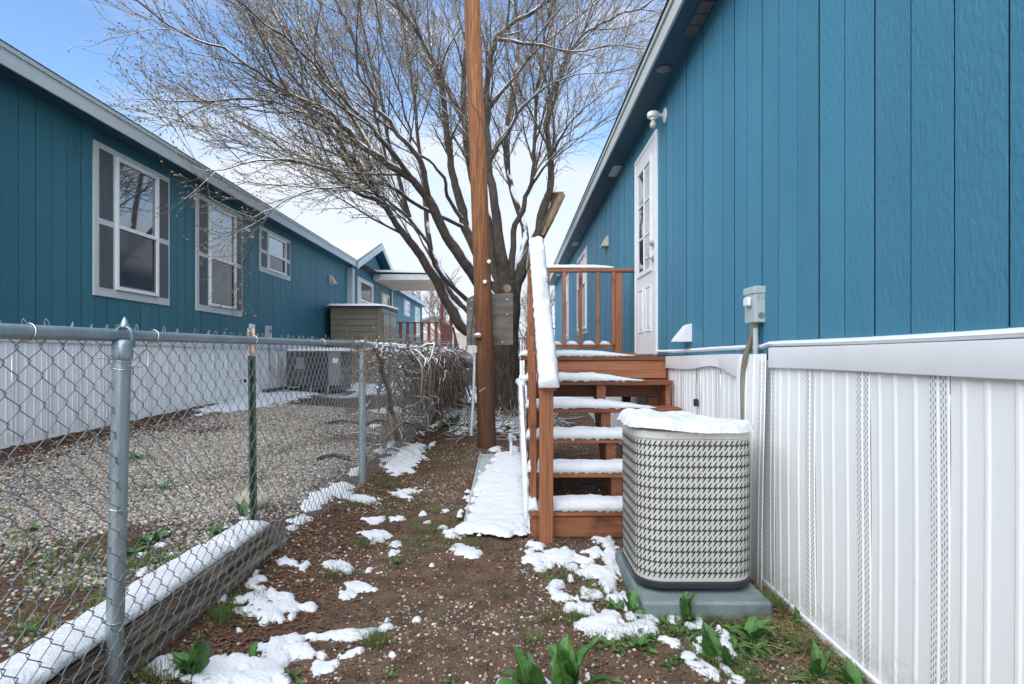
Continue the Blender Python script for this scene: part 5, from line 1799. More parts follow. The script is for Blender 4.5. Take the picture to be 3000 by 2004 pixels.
for a, b in ((sy0 + .14, sy0 + .93), (sy0 + .97, sy1 - .06)):
    dd = MB().box(sx1 + .011, sx1 + .03, a, b, sz0 + .04, sz1 - .10, .008).build('door', M_shedw, SH)
    MB().box(sx1 + .031, sx1 + .036, a + .05, b - .05, sz1 - .42, sz1 - .16, .006).build('door_panel', M_shedd, dd)
    MB().box(sx1 + .031, sx1 + .036, a + .05, b - .05, sz0 + .10, sz1 - .48, .006).build('door_panel', M_shedw, dd)
MB().prism([(sy0 - .06, sz1), (sy0 - .06, sz1 + .03), (sy1 + .03, sz1 + .09), (sy1 + .03, sz1)], sx0 - .04, sx1 + .07, 'yz').build('roof', M_dark, SH)
mb = MB(); lumps(mb, [(sx0 + .06 + i * .22, sy0 + .06 + j * .25, .2, .22) for i in range(6) for j in range(8)], 8.0, zfun=lambda x, y: sz1 + .03 + (y - sy0) * .03, cell=.03, thick=.06, edge=.1)
snow_obj(mb, 'snow on the lid of the olive shed')

# ------------------------------------------------------------------ covered porch of the left house
PO = thing('covered_porch', (-3.4, 21, .5), 'covered porch with tan ceiling and dark red railings on the far side of the shed', 'porch')
pa, pbk = 19.4, 22.7
pxl, pxr = XL + .08, -2.28
MB().box(pxl, pxr - .02, pa + .03, pbk, 3.735, 3.76).build('porch_ceiling', M_soft, PO)
MB().box(pxl, pxr, pa, pa + .03, 3.73, 3.92, .004).build('fascia', M_fascia, PO)
MB().box(pxr - .02, pxr + .01, pa + .031, pbk, 3.72, 3.90, .004).build('fascia', M_soft, PO)
MB().prism([(pxl, 3.96), (pxr + .06, 3.923), (pxr + .06, 3.945), (pxl, 3.985)], pa - .04, pbk + .05, 'xz').build('porch_roof', M_roof, PO)
MB().prism([(pxl, 3.987), (pxr + .05, 3.947), (pxr + .05, 3.995), (pxl, 4.06)], pa - .03, pbk + .04, 'xz').build('roof_snow', M_snow, PO)
for y in (19.6, 22.45):
    MB().box(-2.42, -2.32, y, y + .10, .5, 3.73, .006).build('post', M_deckred, PO)
for i in range(16):
    y = 19.5 + i * .2
    MB().box(-4.55, -2.30, y, y + .19, 1.37, 1.41, .004).build('deck_board', M_deckred, PO)
MB().box(-4.55, -2.43, 19.60, 19.69, 2.33, 2.37, .004).build('railing_cap', M_deckred, PO)
MB().box(-4.55, -2.43, 19.62, 19.66, 1.50, 1.56, .004).build('bottom_rail', M_deckred, PO)
MB().box(-4.55, -2.30, 19.48, 19.52, 1.13, 1.36, .004).build('rim_board', M_deckred, PO)
x = -4.5
while x < -2.5:
    MB().box(x, x + .10, 19.64, 19.68, 1.2, 2.329, .004).build('baluster', M_deckred, PO)
    x += .235
MB().box(-2.40, -2.31, 19.72, 22.44, 2.33, 2.37, .004).build('railing_cap', M_deckred, PO)
MB().box(-2.38, -2.34, 19.72, 22.44, 1.50, 1.56, .004).build('bottom_rail', M_deckred, PO)
y = 19.85
while y < 22.4:
    MB().box(-2.36, -2.32, y, y + .045, 1.2, 2.329, .003).build('baluster', M_deckred, PO)
    y += .155
# steps down at the far end
for k in range(4):
    MB().box(-3.3, -2.32, 22.75 + k * .27, 23.0 + k * .27, 1.16 - k * .2, 1.20 - k * .2, .003).build('step', M_deckred, PO)
MB().bar((-2.30, 22.5, 2.33), (-2.20, 24.3, 1.25), .08, .04).build('stair_rail', M_deckred, PO)
for k in range(8):
    y = 22.7 + k * .19
    zz = 2.33 - (y - 22.5) * .6 - .03
    MB().box(-2.30 + .055 * (y - 22.5), -2.26 + .055 * (y - 22.5), y, y + .04, zz - .95, zz, .003).build('baluster', M_deckred, PO)
MB().box(-2.25, -2.16, 24.25, 24.33, .3, 1.3, .003).build('newel_post', M_deckred, PO)

# far buildings
t = thing('beige_outbuilding', (-4, 46, .4), 'beige plank building with a snowy gable roof seen past the porch steps', 'building')
MB().box(-9.5, -3.0, 45, 50, .3, 3.1).build('wall', M_ply2 if 'M_ply2' in globals() else M_soft, t)
M_ply2 = mat('beige_planks', (0.33, 0.30, 0.27), (0.30, 0.27, 0.24), rough=.8)
x = -9.4
while x < -3.1:
    MB().box(x, x + .38, 44.96, 44.99, .35, 3.05, .004).build('wall_board', M_ply2, t)
    x += .40
MB().prism([(-9.9, 3.1), (-6.2, 4.3), (-2.4, 3.0), (-2.4, 3.18), (-6.2, 4.48), (-9.9, 3.28)], 44.5, 50.5, 'xz').build('roof', M_snow, t)
MB().prism([(-9.9, 3.08), (-6.2, 4.28), (-2.4, 2.98), (-2.4, 3.09), (-6.2, 4.39), (-9.9, 3.19)], 44.42, 44.49, 'xz').build('fascia', M_fascia, t)
w_ = MB().box(-5.3, -4.6, 44.93, 44.955, 1.3, 2.5, .01).build('window', M_white, t)
MB().box(-5.22, -4.68, 44.915, 44.929, 1.38, 2.42).build('pane', M_blind, w_)
t = thing('distant_house', (3, 60, .4), 'low distant house with a white roof between the stair railing and the blue home', 'house')
MB().box(1.5, 12, 60, 66, .3, 3.3).build('wall', M_ply2, t)
MB().prism([(0.9, 3.3), (6.5, 4.8), (12.5, 3.3), (12.5, 3.5), (6.5, 5.0), (.9, 3.5)], 59.5, 66.5, 'xz').build('roof', M_snow, t)
w_ = MB().box(4.0, 5.0, 59.95, 59.98, 1.4, 2.5).build('window', M_white, t)
MB().box(4.1, 4.9, 59.93, 59.949, 1.5, 2.4).build('pane', M_glass, w_)
t = thing('distant_railing', (.35, 26, .5), 'small dark red railing of a far deck seen left of the stair newel', 'railing')
MB().box(.10, .85, 26, 26.06, 2.0, 2.06, .004).build('rail', M_deckred, t)
MB().box(.10, .85, 26, 26.06, 1.05, 1.11, .004).build('rail', M_deckred, t)
for i in range(7):
    MB().box(.12 + i * .115, .16 + i * .115, 26.01, 26.05, .4, 2.0, .003).build('baluster', M_deckred, t)
for x in (.10, .85):
    MB().box(x - .05, x + .05, 26, 26.09, .3, 2.15, .004).build('post', M_deckred, t)
# blue covered table and bench
t = thing('covered_table', (-1.35, 15.6, .5), 'small wooden table with a dark blue cover by the snowy ground beyond the vines', 'table')
M_bluec = mat('dark_blue_cloth', (0.02, 0.045, 0.13), rough=.7)
mb = MB()
def cloth(i, j):
    u = i / 14; v = j / 8
    x = -1.46 + .42 * u; y = 15.5 + .35 * min(1, max(0, (v - .35) / .65))
    z = 1.17 - .02 * noise.noise(Vector((u * 4, v * 4, 1)))
    if v < .35: z = 1.17 - (0.35 - v) / .35 * .26; y += .02 * math.sin(u * 18)
    return (x, y, z)
mb.grid(15, 9, cloth); mb.build('cloth', M_bluec, t, smooth='full')
MB().box(-1.48, -1.02, 15.48, 15.9, 1.12, 1.16, .004).build('table_top', M_ply, t)
for x in (-1.46, -1.08):
    for y in (15.5, 15.84):
        MB().box(x, x + .05, y, y + .05, .42, 1.12, .004).build('leg', M_dark, t)
t = thing('wooden_crate', (-1.15, 15.3, .45), 'weathered wooden crate standing in snow in front of the blue covered table', 'crate')
for i in range(4):
    MB().box(-1.30, -.92, 15.2, 15.22, .48 + i * .105, .575 + i * .105, .003).build('slat', M_ply, t)
    MB().box(-1.30, -.92, 15.5, 15.52, .48 + i * .105, .575 + i * .105, .003).build('slat', M_ply, t)
for x in (-1.30, -.95):
    MB().box(x, x + .03, 15.222, 15.498, .46, .90, .003).build('side', M_ply, t)
t = thing('fence_finial_post', (-1.9, 13.6, .4), 'dark pointed garden post just beyond the end of the vine covered fence', 'post')
MB().box(PX(1320, 13.6) - .04, PX(1320, 13.6) + .04, 13.56, 13.64, .35, PZ(1005, 13.6), .004).build('post_shaft', M_acgrey, t)
MB().lathe((PX(1320, 13.6), 13.6, PZ(1005, 13.6)), (0, 0, 1), [(.055, 0), (.055, .02), (0, .10)], 4).build('post_cap', M_acgrey, t)

# ------------------------------------------------------------------ vines over the fence
vm = MB(); vs_ = MB(); vb = MB()
VINE = thing('vine_tangle', (-1.33, 9, .3), 'tangle of leafless vines and snow draped over the far part of the fence', 'vine')
for i in range(900):
    y = 5.5 + (rnd.random() ** .8) * 8.0
    dens = min(1.0, (y - 5.2) / 2.5)
    if rnd.random() > .35 + .65 * dens: continue
    x = fx(9) + rnd.gauss(0, .05 + .10 * dens)
    z = 1.34 - abs(rnd.gauss(0, .12)) if rnd.random() < .62 else rnd.uniform(.35, 1.3)
    d = Vector((rnd.uniform(-1, 1) * .5, rnd.uniform(-1, 1), rnd.uniform(-1, .35))).normalized()
    p = Vector((x, y, z))
    pts = [p]
    c = Vector((rnd.uniform(-1, 1), rnd.uniform(-1, 1), rnd.uniform(-1, .3)))
    n = rnd.randint(4, 9)
    for k in range(n):
        d = (d + c * .25 + Vector((rnd.uniform(-1, 1), rnd.uniform(-1, 1), rnd.uniform(-1, .7))) * .30).normalized()
        q_ = pts[-1] + d * .055 * (1 + dens)
        q_.x = max(-1.75, min(-1.02, q_.x)); q_.z = max(.25, min(1.46, q_.z))
        pts.append(q_)
    r = rnd.uniform(.003, .009) if rnd.random() < .85 else rnd.uniform(.010, .022)
    vm.tube(pts, [r * (1 - .6 * k / n) for k in range(n + 1)], 4, cap=False)
# dense weeping part at the end
for i in range(750):
    y = rnd.uniform(9.4, 13.6)
    x = fx(9) + rnd.gauss(.0, .13)
    z = rnd.uniform(.9, 1.42) - .10 * abs(x + 1.33)
    pts = [Vector((x, y, z))]
    d = Vector((rnd.uniform(-.8, .8), rnd.uniform(-.8, .8), rnd.uniform(-.9, .3))).normalized()
    for k in range(7):
        d = (d + Vector((rnd.uniform(-.3, .3), rnd.uniform(-.3, .3), -.28))).normalized()
        q_ = pts[-1] + d * .13
        if q_.z < .25: break
        pts.append(q_)
    if len(pts) < 3: continue
    vm.tube(pts, rnd.uniform(.003, .007), 3, cap=False)
# big old stems
for y0_, z0_ in ((5.6, 1.3), (7.4, 1.32), (8.6, 1.3), (9.6, 1.32), (11, 1.3)):
    pts = [Vector((fx(9) + .03, y0_, z0_))]
    for k in range(12):
        pts.append(pts[-1] + Vector((rnd.uniform(-.03, .03), rnd.uniform(.02, .14), -rnd.uniform(.04, .12))))
        if pts[-1].z < .3: break
    vm.tube(smooth_path(pts, 3), rnd.uniform(.014, .028), 7)
o = vm.build('vine_stems', M_vine, VINE, fix=False, smooth='full'); o['kind'] = 'stuff'
for i in range(120):
    if i < 28:
        base = P(rnd.choice((975, 985, 1030, 1035, 1040)) + rnd.uniform(-14, 14), 1040 + rnd.uniform(-45, 60) if i < 14 else 1090 + rnd.uniform(-10, 40), 4.9)
        base.x = fx(5) + .03 + rnd.uniform(-.02, .02); base.y = 4.55 + rnd.random() * .6
    else:
        base = Vector((fx(9) + rnd.uniform(-.1, .1), rnd.uniform(5.5, 12), rnd.uniform(1.25, 1.4)))
    d = Vector((rnd.uniform(-.5, .5), rnd.uniform(-1, 1), rnd.uniform(.1, 1))).normalized()
    pts = [base]
    for k in range(6):
        d = (d + Vector((rnd.uniform(-1, 1), rnd.uniform(-1, 1), rnd.uniform(-1, .6))) * .35).normalized()
        pts.append(pts[-1] + d * rnd.uniform(.02, .06))
    vb.tube(pts, [.0035 * (1 - k / 8) for k in range(7)], 4, cap=False)
    for k in range(2, 7, 2):
        c = pts[k]
        vb.tube([c, c + Vector((rnd.uniform(-.02, .02), rnd.uniform(-.02, .02), .02))], [.006, .002], 4)
o = vb.build('vine_shoots', M_vineb, VINE, fix=False, smooth='full'); o['kind'] = 'stuff'
# snow caught in the vines: many small clumps
ico = [(0, 0, 1), (.894, 0, .447), (.276, .851, .447), (-.724, .526, .447), (-.724, -.526, .447), (.276, -.851, .447),
       (.724, .526, -.447), (-.276, .851, -.447), (-.894, 0, -.447), (-.276, -.851, -.447), (.724, -.526, -.447), (0, 0, -1)]
icf = [(0, 1, 2), (0, 2, 3), (0, 3, 4), (0, 4, 5), (0, 5, 1), (1, 6, 2), (2, 7, 3), (3, 8, 4), (4, 9, 5), (5, 10, 1), (2, 6, 7), (3, 7, 8), (4, 8, 9), (5, 9, 10), (1, 10, 6),
       (6, 11, 7), (7, 11, 8), (8, 11, 9), (9, 11, 10), (10, 11, 6)]
ICO = np.array(ico); ICF = np.array(icf)
def scatter(name, pos, size, m, flat=.6, smooth=True, tilt=.35, jitter=.16):
    N = len(pos)
    pos = np.array(pos); size = np.array(size).reshape(N, 1)
    V = np.repeat(ICO[None], N, 0) * (1 + nrs.uniform(-jitter, jitter, (N, 12, 1)))
    sc3 = np.stack([nrs.uniform(.75, 1.25, N), nrs.uniform(.7, 1.1, N), nrs.uniform(.6, 1.15, N) * flat], -1)
    V = V * sc3[:, None, :] * size[:, None, :]
    a = nrs.uniform(0, 6.28, N); tx = nrs.normal(0, tilt, N)
    ct, s_t = np.cos(tx)[:, None], np.sin(tx)[:, None]
    y = V[..., 1] * ct - V[..., 2] * s_t; z = V[..., 1] * s_t + V[..., 2] * ct
    x = V[..., 0]
    ca_, sa_ = np.cos(a)[:, None], np.sin(a)[:, None]
    V = np.stack([x * ca_ - y * sa_, x * sa_ + y * ca_, z], -1) + pos[:, None, :]
    Fc = (ICF[None] + (np.arange(N) * 12)[:, None, None]).reshape(-1, 3)
    o_ = fast_mesh(name, V.reshape(-1, 3), Fc, m, smooth)
    return o_
pos = []; size = []
for i in range(900):
    y = 5.4 + rnd.random() ** .9 * 8.2
    top = rnd.random() < .7
    pos.append((fx(9) + rnd.gauss(0, .06 if y < 8 else .13), y, 1.36 - abs(rnd.gauss(0, .05)) if top else rnd.uniform(.8, 1.35)))
    size.append(rnd.uniform(.008, .030) if top else rnd.uniform(.006, .016))
o = scatter('vine_snow', np.array(pos) - np.array(VINE.location), size, M_snow, flat=.55)
o.parent = VINE; o['kind'] = 'stuff'
# ------------------------------------------------------------------ loose stones, litter, needles
def frustum_ok(x, y, m=.45):
    return x > -.865 * y - m and x < .87 * y + m
pos, size = [], []
while len(pos) < 52000:
    y = 1.75 + 7.9 * rnd.random() ** .85
    x = rnd.uniform(-4.62, -1.46)
    if y > 3.3 and x > -1.62 and rnd.random() < .4: continue
    if not frustum_ok(x, y): continue
    if x < -3.95 and y > 3 and rnd.random() < .55 + .4 * (x < -4.25): continue
    if y > 7 and rnd.random() < .35: continue
    if noise.noise(Vector((x * 1.1, y * .8, 17))) > .12 + .5 * rnd.random(): continue
    if x > -2.6 and y > 4.6 and rnd.random() < .45: continue
    if x > -2.2 and y < 3.6 and noise.noise(Vector((x * 2.4, y * 2.4, 31))) > rnd.uniform(-.45, .25): continue
    r = rnd.uniform(.0062, .0135) * (1.25 if rnd.random() < .12 else 1)
    pos.append((x, y, gz(x, y) + r * .25)); size.append(r)
o = scatter('gravel', pos, size, M_gravel, flat=.62)
tag(o, 'rounded mixed grey and tan gravel covering the yard behind the chain link fence', 'gravel', kind='stuff')
pos, size = [], []
while len(pos) < 19000:
    y = 1.7 + 6.3 * rnd.random() ** 1.3
    x = rnd.uniform(-1.42, 1.30)
    if noise.noise(Vector((x * 2.2, y * 1.3, 4))) + .35 < rnd.random() * .9: continue
    r = .0024 + .0085 * rnd.random() ** 2.6
    if rnd.random() < .008: r = rnd.uniform(.011, .019)
    pos.append((x, y, gz(x, y) + r * .2)); size.append(r)
o = scatter('pebbles', pos, size, M_pebble, flat=.65)
tag(o, 'small tan and grey pebbles scattered over the brown soil path', 'pebbles', kind='stuff')
# crumbs of soil
pos, size = [], []
while len(pos) < 12000:
    y = 1.7 + 4.3 * rnd.random() ** 1.4
    x = rnd.uniform(-1.42, 1.30)
    r = .003 + .010 * rnd.random() ** 3
    pos.append((x, y, gz(x, y) + r * .1)); size.append(r)
M_clod = mat('soil_clods', (0.115, 0.058, 0.034), (0.07, 0.038, 0.024), rough=.95, island=.3)
o = scatter('soil_clods', pos, size, M_clod, flat=.7, jitter=.3)
tag(o, 'brown crumbs and clods of soil on the path', 'soil', kind='stuff')

def leaf_bits(name, N, m, region, smin, smax):
    V = []; Fs = []
    for _ in range(N):
        x, y = region()
        z = gz(x, y) + .004
        s = rnd.uniform(smin, smax); a = rnd.uniform(0, 6.28); ca, sa = math.cos(a), math.sin(a)
        w = s * rnd.uniform(.3, .7); f = rnd.uniform(-.3, .6) * s; tl = rnd.uniform(-.3, .5)
        k = len(V)
        for (u, v, h) in ((-s, 0, 0), (0, -w, f + .002), (s, 0, tl * s), (0, w, f * .6 + .004), (0, 0, .0)):
            V.append((x + u * ca - v * sa, y + u * sa + v * ca, z + abs(h) * .8))
        Fs += [(k, k + 1, k + 4), (k + 1, k + 2, k + 4), (k + 2, k + 3, k + 4), (k + 3, k, k + 4)]
    return fast_mesh(name, np.array(V), np.array(Fs), m, smooth=False)
def reg_left():
    while True:
        y = rnd.uniform(3.5, 15); w = noise.noise(Vector((y * .9, 2, 2))) * .5
        x = -4.62 + abs(rnd.gauss(0, .38 + max(0, w)))
        if frustum_ok(x, y) and x < -2: return x, y
def reg_fence():
    while True:
        y = 1.6 + 9 * rnd.random() ** 1.2
        x = -1.18 + rnd.gauss(0, .20)
        if x < -1.36 and y < 3.4: continue
        if -2.2 < x < 1: return x, y
def reg_all():
    while True:
        y = 1.7 + 7 * rnd.random() ** 1.2; x = rnd.uniform(-1.3, 1.3)
        if noise.noise(Vector((x * 1.6, y * 1.2, 9))) > rnd.uniform(-.2, .5): return x, y
def reg_yard():
    while True:
        y = rnd.uniform(2, 12); x = rnd.uniform(-4.5, -1.5)
        if frustum_ok(x, y): return x, y
def reg_back():
    return rnd.uniform(-1.6, 1.0), rnd.uniform(7, 13)
o = leaf_bits('leaf_litter', 7000, M_litter, reg_left, .010, .028)
tag(o, 'rust brown leaf litter piled along the foot of the left white skirting', 'leaf litter', kind='stuff')
o = leaf_bits('leaf_litter', 4200, M_litter, reg_fence, .006, .020)
tag(o, 'dry brown leaves and bits along the lane side of the chain link fence', 'leaf litter', kind='stuff')
o = leaf_bits('leaf_litter', 6500, M_litter, reg_all, .004, .013)
tag(o, 'thin dark litter crumbs strewn over the middle of the soil path', 'leaf litter', kind='stuff')
o = leaf_bits('leaf_litter', 3000, M_litter, reg_back, .010, .024)
tag(o, 'leaf litter round the utility pole and the tree base', 'leaf litter', kind='stuff')
o = leaf_bits('leaf_litter', 6000, M_litter, reg_yard, .006, .018)
tag(o, 'scattered dead leaves on the gravel yard', 'leaf litter', kind='stuff')

nd = MB()
for i in range(900):
    rg = rnd.choice((reg_all, reg_fence, reg_all, reg_yard, reg_left))
    x, y = rg()
    a = rnd.uniform(0, 3.14); L_ = rnd.uniform(.02, .075)
    for k in range(rnd.choice((1, 1, 2, 3))):
        aa = a + rnd.uniform(-.16, .16)
        dx, dy = math.cos(aa) * L_ * rnd.uniform(.7, 1), math.sin(aa) * L_
        z0 = gz(x, y) + .006; z1 = gz(x + dx, y + dy) + .006 + rnd.random() * .006
        mid = Vector((x + dx / 2, y + dy / 2, (z0 + z1) / 2 + .007 * rnd.random()))
        nd.tube([(x, y, z0), mid, (x + dx, y + dy, z1)], .0010, 3, cap=False)
o = nd.build('pine_needles', M_needle, None, fix=False, smooth='full')
tag(o, 'long rust coloured pine needles scattered over soil and gravel', 'pine needles', kind='stuff')

def reg_skirt():
    y = 1.9 + 1.6 * rnd.random(); return 1.33 - abs(rnd.gauss(0, .17)), y
nd = MB()
for i in range(700):
    x, y = reg_skirt()
    a = rnd.uniform(0, 6.28); L_ = rnd.uniform(.04, .15)
    dx, dy = math.cos(a) * L_, math.sin(a) * L_
    x2 = min(1.325, x + dx)
    z0 = gz(x, y) + .006; z1 = gz(x2, y + dy) + .008 + rnd.random() * .02
    nd.tube([(x, y, z0), ((x + x2) / 2, y + dy / 2, (z0 + z1) / 2 + .015 * rnd.random()), (x2, y + dy, z1)], .0012, 3, cap=False)
o = nd.build('straw', M_stem, None, fix=False, smooth='full')
tag(o, 'pale dead grass stems lying beside the foot of the right white skirting', 'straw', kind='stuff')

# ------------------------------------------------------------------ grass
def grass(name, spots_, label):
    """spots: (px, py, spread_px_x, spread_px_y, blades, length)"""
    V, Fs = [], []
    for px, py, sx_, sy_, nb_, ln in spots_:
        nb_ = int(nb_ * 1.7)
        ntuft = max(1, nb_ // 22)
        for t_ in range(ntuft):
            c = G(px + rnd.gauss(0, sx_), py + rnd.gauss(0, sy_))
            for b_ in range(nb_ // ntuft):
                a = rnd.uniform(0, 6.28); r = abs(rnd.gauss(0, .018 + ln * .35))
                x, y = c.x + r * math.cos(a), c.y + r * math.sin(a)
                if -1.52 < x < -1.30 and y < 3.3: continue
                if x > 1.32: continue
                z = gz(x, y)
                L_ = ln * rnd.uniform(.4, 1.25); lean = rnd.uniform(.1, 1.1); aa = a + rnd.uniform(-.7, .7)
                w = rnd.uniform(.0010, .0022); wa = aa + 1.57
                k = len(V)
                for q_ in range(4):
                    f = q_ / 3
                    hx = L_ * lean * f * f; hz = L_ * f * (1 - .35 * lean * f)
                    ww = w * (1 - f * .93)
                    bx_, by_, bz_ = x + hx * math.cos(aa), y + hx * math.sin(aa), z + hz
                    V.append((bx_ + ww * math.cos(wa), by_ + ww * math.sin(wa), bz_)); V.append((bx_ - ww * math.cos(wa), by_ - ww * math.sin(wa), bz_ + .0005))
                for q_ in range(3):
                    e = k + q_ * 2
                    Fs.append((e, e + 1, e + 3, e + 2))
    o_ = fast_mesh(name, np.array(V), np.array(Fs), M_grass)
    return tag(o_, label, 'grass', kind='stuff')
grass('grass', [(1240, 1500, 60, 40, 500, .04), (1180, 1480, 50, 30, 300, .04), (1290, 1570, 60, 20, 420, .04), (1130, 1420, 40, 20, 250, .045), (1320, 1330, 50, 14, 300, .04),
                (1240, 1340, 60, 15, 260, .04), (1200, 1630, 30, 12, 120, .04), (1080, 1600, 25, 8, 160, .05), (1500, 1560, 50, 8, 140, .04), (1640, 1572, 20, 4, 60, .05),
                (1700, 1380, 1, 1, 22, .02), (1380, 1600, 40, 14, 200, .04), (1060, 1480, 50, 15, 180, .04), (1100, 1300, 50, 12, 300, .06), (1170, 1320, 40, 12, 260, .05)],
      'thin green grass growing along the middle of the path left of the flat sheet')
grass('grass', [(990, 1690, 25, 8, 160, .05), (690, 1660, 25, 20, 260, .06), (650, 1800, 30, 15, 220, .05), (1090, 1880, 20, 12, 180, .05), (1560, 1880, 14, 8, 70, .05), (1580, 1830, 14, 8, 60, .03),
                (1300, 1820, 14, 6, 50, .03), (1510, 1800, 20, 6, 60, .02), (700, 1740, 30, 15, 160, .05), (480, 1990, 40, 12, 160, .06), (1480, 1750, 10, 4, 30, .03), (1230, 1600, 20, 6, 60, .04)],
      'green grass tufts in the snow patches between timber and path')
grass('grass', [(1640, 1690, 40, 10, 220, .045), (1750, 1740, 40, 14, 220, .04), (1690, 1820, 40, 14, 260, .04), (1930, 1850, 40, 14, 260, .04), (2050, 1820, 50, 10, 300, .04), (2120, 1930, 50, 20, 300, .04),
                (2250, 1850, 50, 24, 300, .05), (2290, 1770, 18, 30, 320, .07), (2240, 1650, 12, 16, 240, .07), (2380, 1900, 50, 20, 260, .05), (2450, 1980, 50, 14, 200, .05), (2200, 1990, 60, 10, 200, .04), (1800, 1870, 40, 10, 200, .04),
                (1850, 1700, 10, 40, 160, .05), (1830, 1560, 8, 20, 120, .05)],
      'green grass round the equipment pad and along the right skirting')
grass('grass', [(180, 1700, 60, 30, 300, .05), (260, 1620, 40, 20, 220, .05), (100, 1850, 60, 30, 200, .05), (60, 1600, 50, 30, 220, .05), (400, 1660, 30, 14, 200, .05), (520, 1640, 40, 10, 200, .04), (400, 1350, 20, 6, 120, .06),
                (830, 1320, 30, 10, 160, .05), (820, 1260, 40, 12, 140, .05), (940, 1240, 50, 12, 200, .05), (900, 1180, 60, 10, 200, .05), (1100, 1200, 60, 10, 300, .07), (340, 1780, 40, 20, 160, .05)],
      'sparse weeds and grass coming up through the gravel yard')

# ------------------------------------------------------------------ snow patches on the ground
def pxpatch(mb, items, off, sc_, seed, thick=.028, grow=1.22, k=1.0):
    pts = []
    for cx, cy, rx, ry in items:
        px, py = off[0] + cx / sc_, off[1] + cy / sc_
        g = G(px, py)
        h = EYE - ground_h(g.x, g.y)
        wx = rx / sc_ * g.y / F * grow
        wy = ry / sc_ * g.y ** 2 / (F * h) * grow
        wy = max(wy * .95, wx * .30)
        pts.append((g.x, g.y, max(wx, .012), max(wy, .014)))
    # split in clusters so that grids stay small
    left = list(range(len(pts)))
    while left:
        st = [left.pop()]; grp = []
        while st:
            a = st.pop(); grp.append(a)
            for b in list(left):
                if abs(pts[a][0] - pts[b][0]) < (pts[a][2] + pts[b][2]) * 1.5 and abs(pts[a][1] - pts[b][1]) < (pts[a][3] + pts[b][3]) * 1.5:
                    left.remove(b); st.append(b)
        gp_ = [pts[a] for a in grp]
        dm = sum(p[1] for p in gp_) / len(gp_)
        sz = sum(p[2] for p in gp_) / len(gp_)
        lumps(mb, gp_, seed, cell=max(.0065, .0026 * dm), thick=min(thick, .008 + sz * .55) * .72, edge=.40)
A = (400, 1500); SA = 3.111
mb = MB()
pxpatch(mb, [(300, 1400, 130, 70), (450, 1440, 90, 60), (640, 1420, 150, 90), (850, 1380, 140, 60), (1000, 1400, 130, 80), (1150, 1450, 120, 90), (800, 1510, 250, 70), (1250, 1480, 140, 90), (500, 1530, 200, 40),
             (1300, 1350, 90, 60), (1250, 1240, 90, 60), (1400, 1170, 120, 50), (1600, 1150, 140, 36), (1800, 1140, 140, 32), (2000, 1140, 120, 32), (2150, 1100, 60, 40), (2260, 1060, 60, 40), (1580, 1310, 60, 40), (1540, 1250, 60, 40), (1450, 1290, 60, 30),
             (1360, 1560, 120, 50), (1100, 1570, 150, 40)], A, SA, 11.0, thick=.032)
pxpatch(mb, [(1650, 1450, 110, 80), (1780, 1400, 110, 50), (1920, 1320, 100, 45), (2020, 1280, 50, 30), (1690, 1320, 45, 25)], A, SA, 12.5)
snow_obj(mb, 'largest snow patch on the soil at the bottom left beside the timber')
mb = MB()
pxpatch(mb, [(930, 800, 70, 50), (1080, 780, 60, 45), (1050, 680, 45, 25), (1130, 710, 40, 25), (1130, 620, 60, 30), (1090, 560, 30, 35), (1220, 740, 50, 30), (1330, 800, 110, 60), (1150, 870, 120, 50), (1400, 870, 100, 40),
             (1240, 960, 110, 60), (1570, 870, 50, 30), (1420, 960, 40, 30), (980, 910, 110, 25), (780, 790, 50, 30), (960, 570, 40, 25), (930, 1080, 50, 15)], A, SA, 13.0)
pxpatch(mb, [(1370, 470, 50, 20), (1430, 485, 30, 12), (1530, 500, 30, 25), (1760, 495, 90, 35), (1880, 520, 80, 35), (1920, 560, 40, 20), (1980, 700, 80, 45), (1930, 770, 90, 40), (2080, 710, 80, 35), (1160, 420, 40, 35)], A, SA, 14.0)
snow_obj(mb, 'lumpy snow patches on green weeds right of the middle of the timber')
mb = MB()
pxpatch(mb, [(1480, 80, 60, 50), (1420, 150, 40, 25), (1310, 200, 40, 30), (1010, 60, 60, 30), (830, 130, 35, 25), (60, 530, 60, 35), (200, 300, 50, 20), (40, 390, 40, 20), (320, 400, 50, 14)], A, SA, 15.0)
B5 = (900, 900); SB = 1.42
pxpatch(mb, [(20, 830, 30, 30), (60, 800, 50, 25), (120, 760, 40, 20), (150, 745, 20, 10), (220, 795, 58, 18), (415, 775, 40, 20), (370, 780, 25, 10), (430, 610, 50, 30), (390, 640, 50, 25), (370, 670, 40, 20), (460, 585, 20, 14), (340, 570, 20, 10), (300, 600, 20, 8),
             (285, 890, 50, 14), (290, 945, 65, 18), (300, 970, 40, 15), (360, 990, 25, 12), (375, 880, 35, 10), (480, 858, 12, 8), (505, 898, 14, 7), (580, 850, 20, 8), (565, 920, 15, 6), (355, 1030, 20, 12), (518, 1073, 12, 8),
             (255, 1103, 15, 8), (455, 1300, 14, 14), (333, 1303, 10, 12), (360, 1452, 28, 12), (212, 680, 14, 18), (780, 590, 18, 10), (430, 685, 16, 8), (520, 572, 10, 7), (470, 525, 12, 6)], B5, SB, 16.0)
pxpatch(mb, [(640, 1000, 45, 20), (620, 945, 40, 18), (665, 1015, 40, 15), (705, 1025, 30, 12)], B5, SB, 16.7)
snow_obj(mb, 'scattered small snow patches along the fence foot and across the grassy path')
C5 = (1100, 1550); SC = 3.354
mb = MB()
pxpatch(mb, [(1520, 160, 50, 20), (1620, 190, 50, 35), (1560, 290, 120, 60), (1750, 280, 120, 60), (1900, 270, 110, 60), (2050, 310, 90, 45), (1620, 390, 80, 50), (1940, 370, 50, 25), (2180, 240, 80, 35)], C5, SC, 17.0, thick=.035)
snow_obj(mb, 'white snow patch on the soil just in front of the lowest stair')
mb = MB()
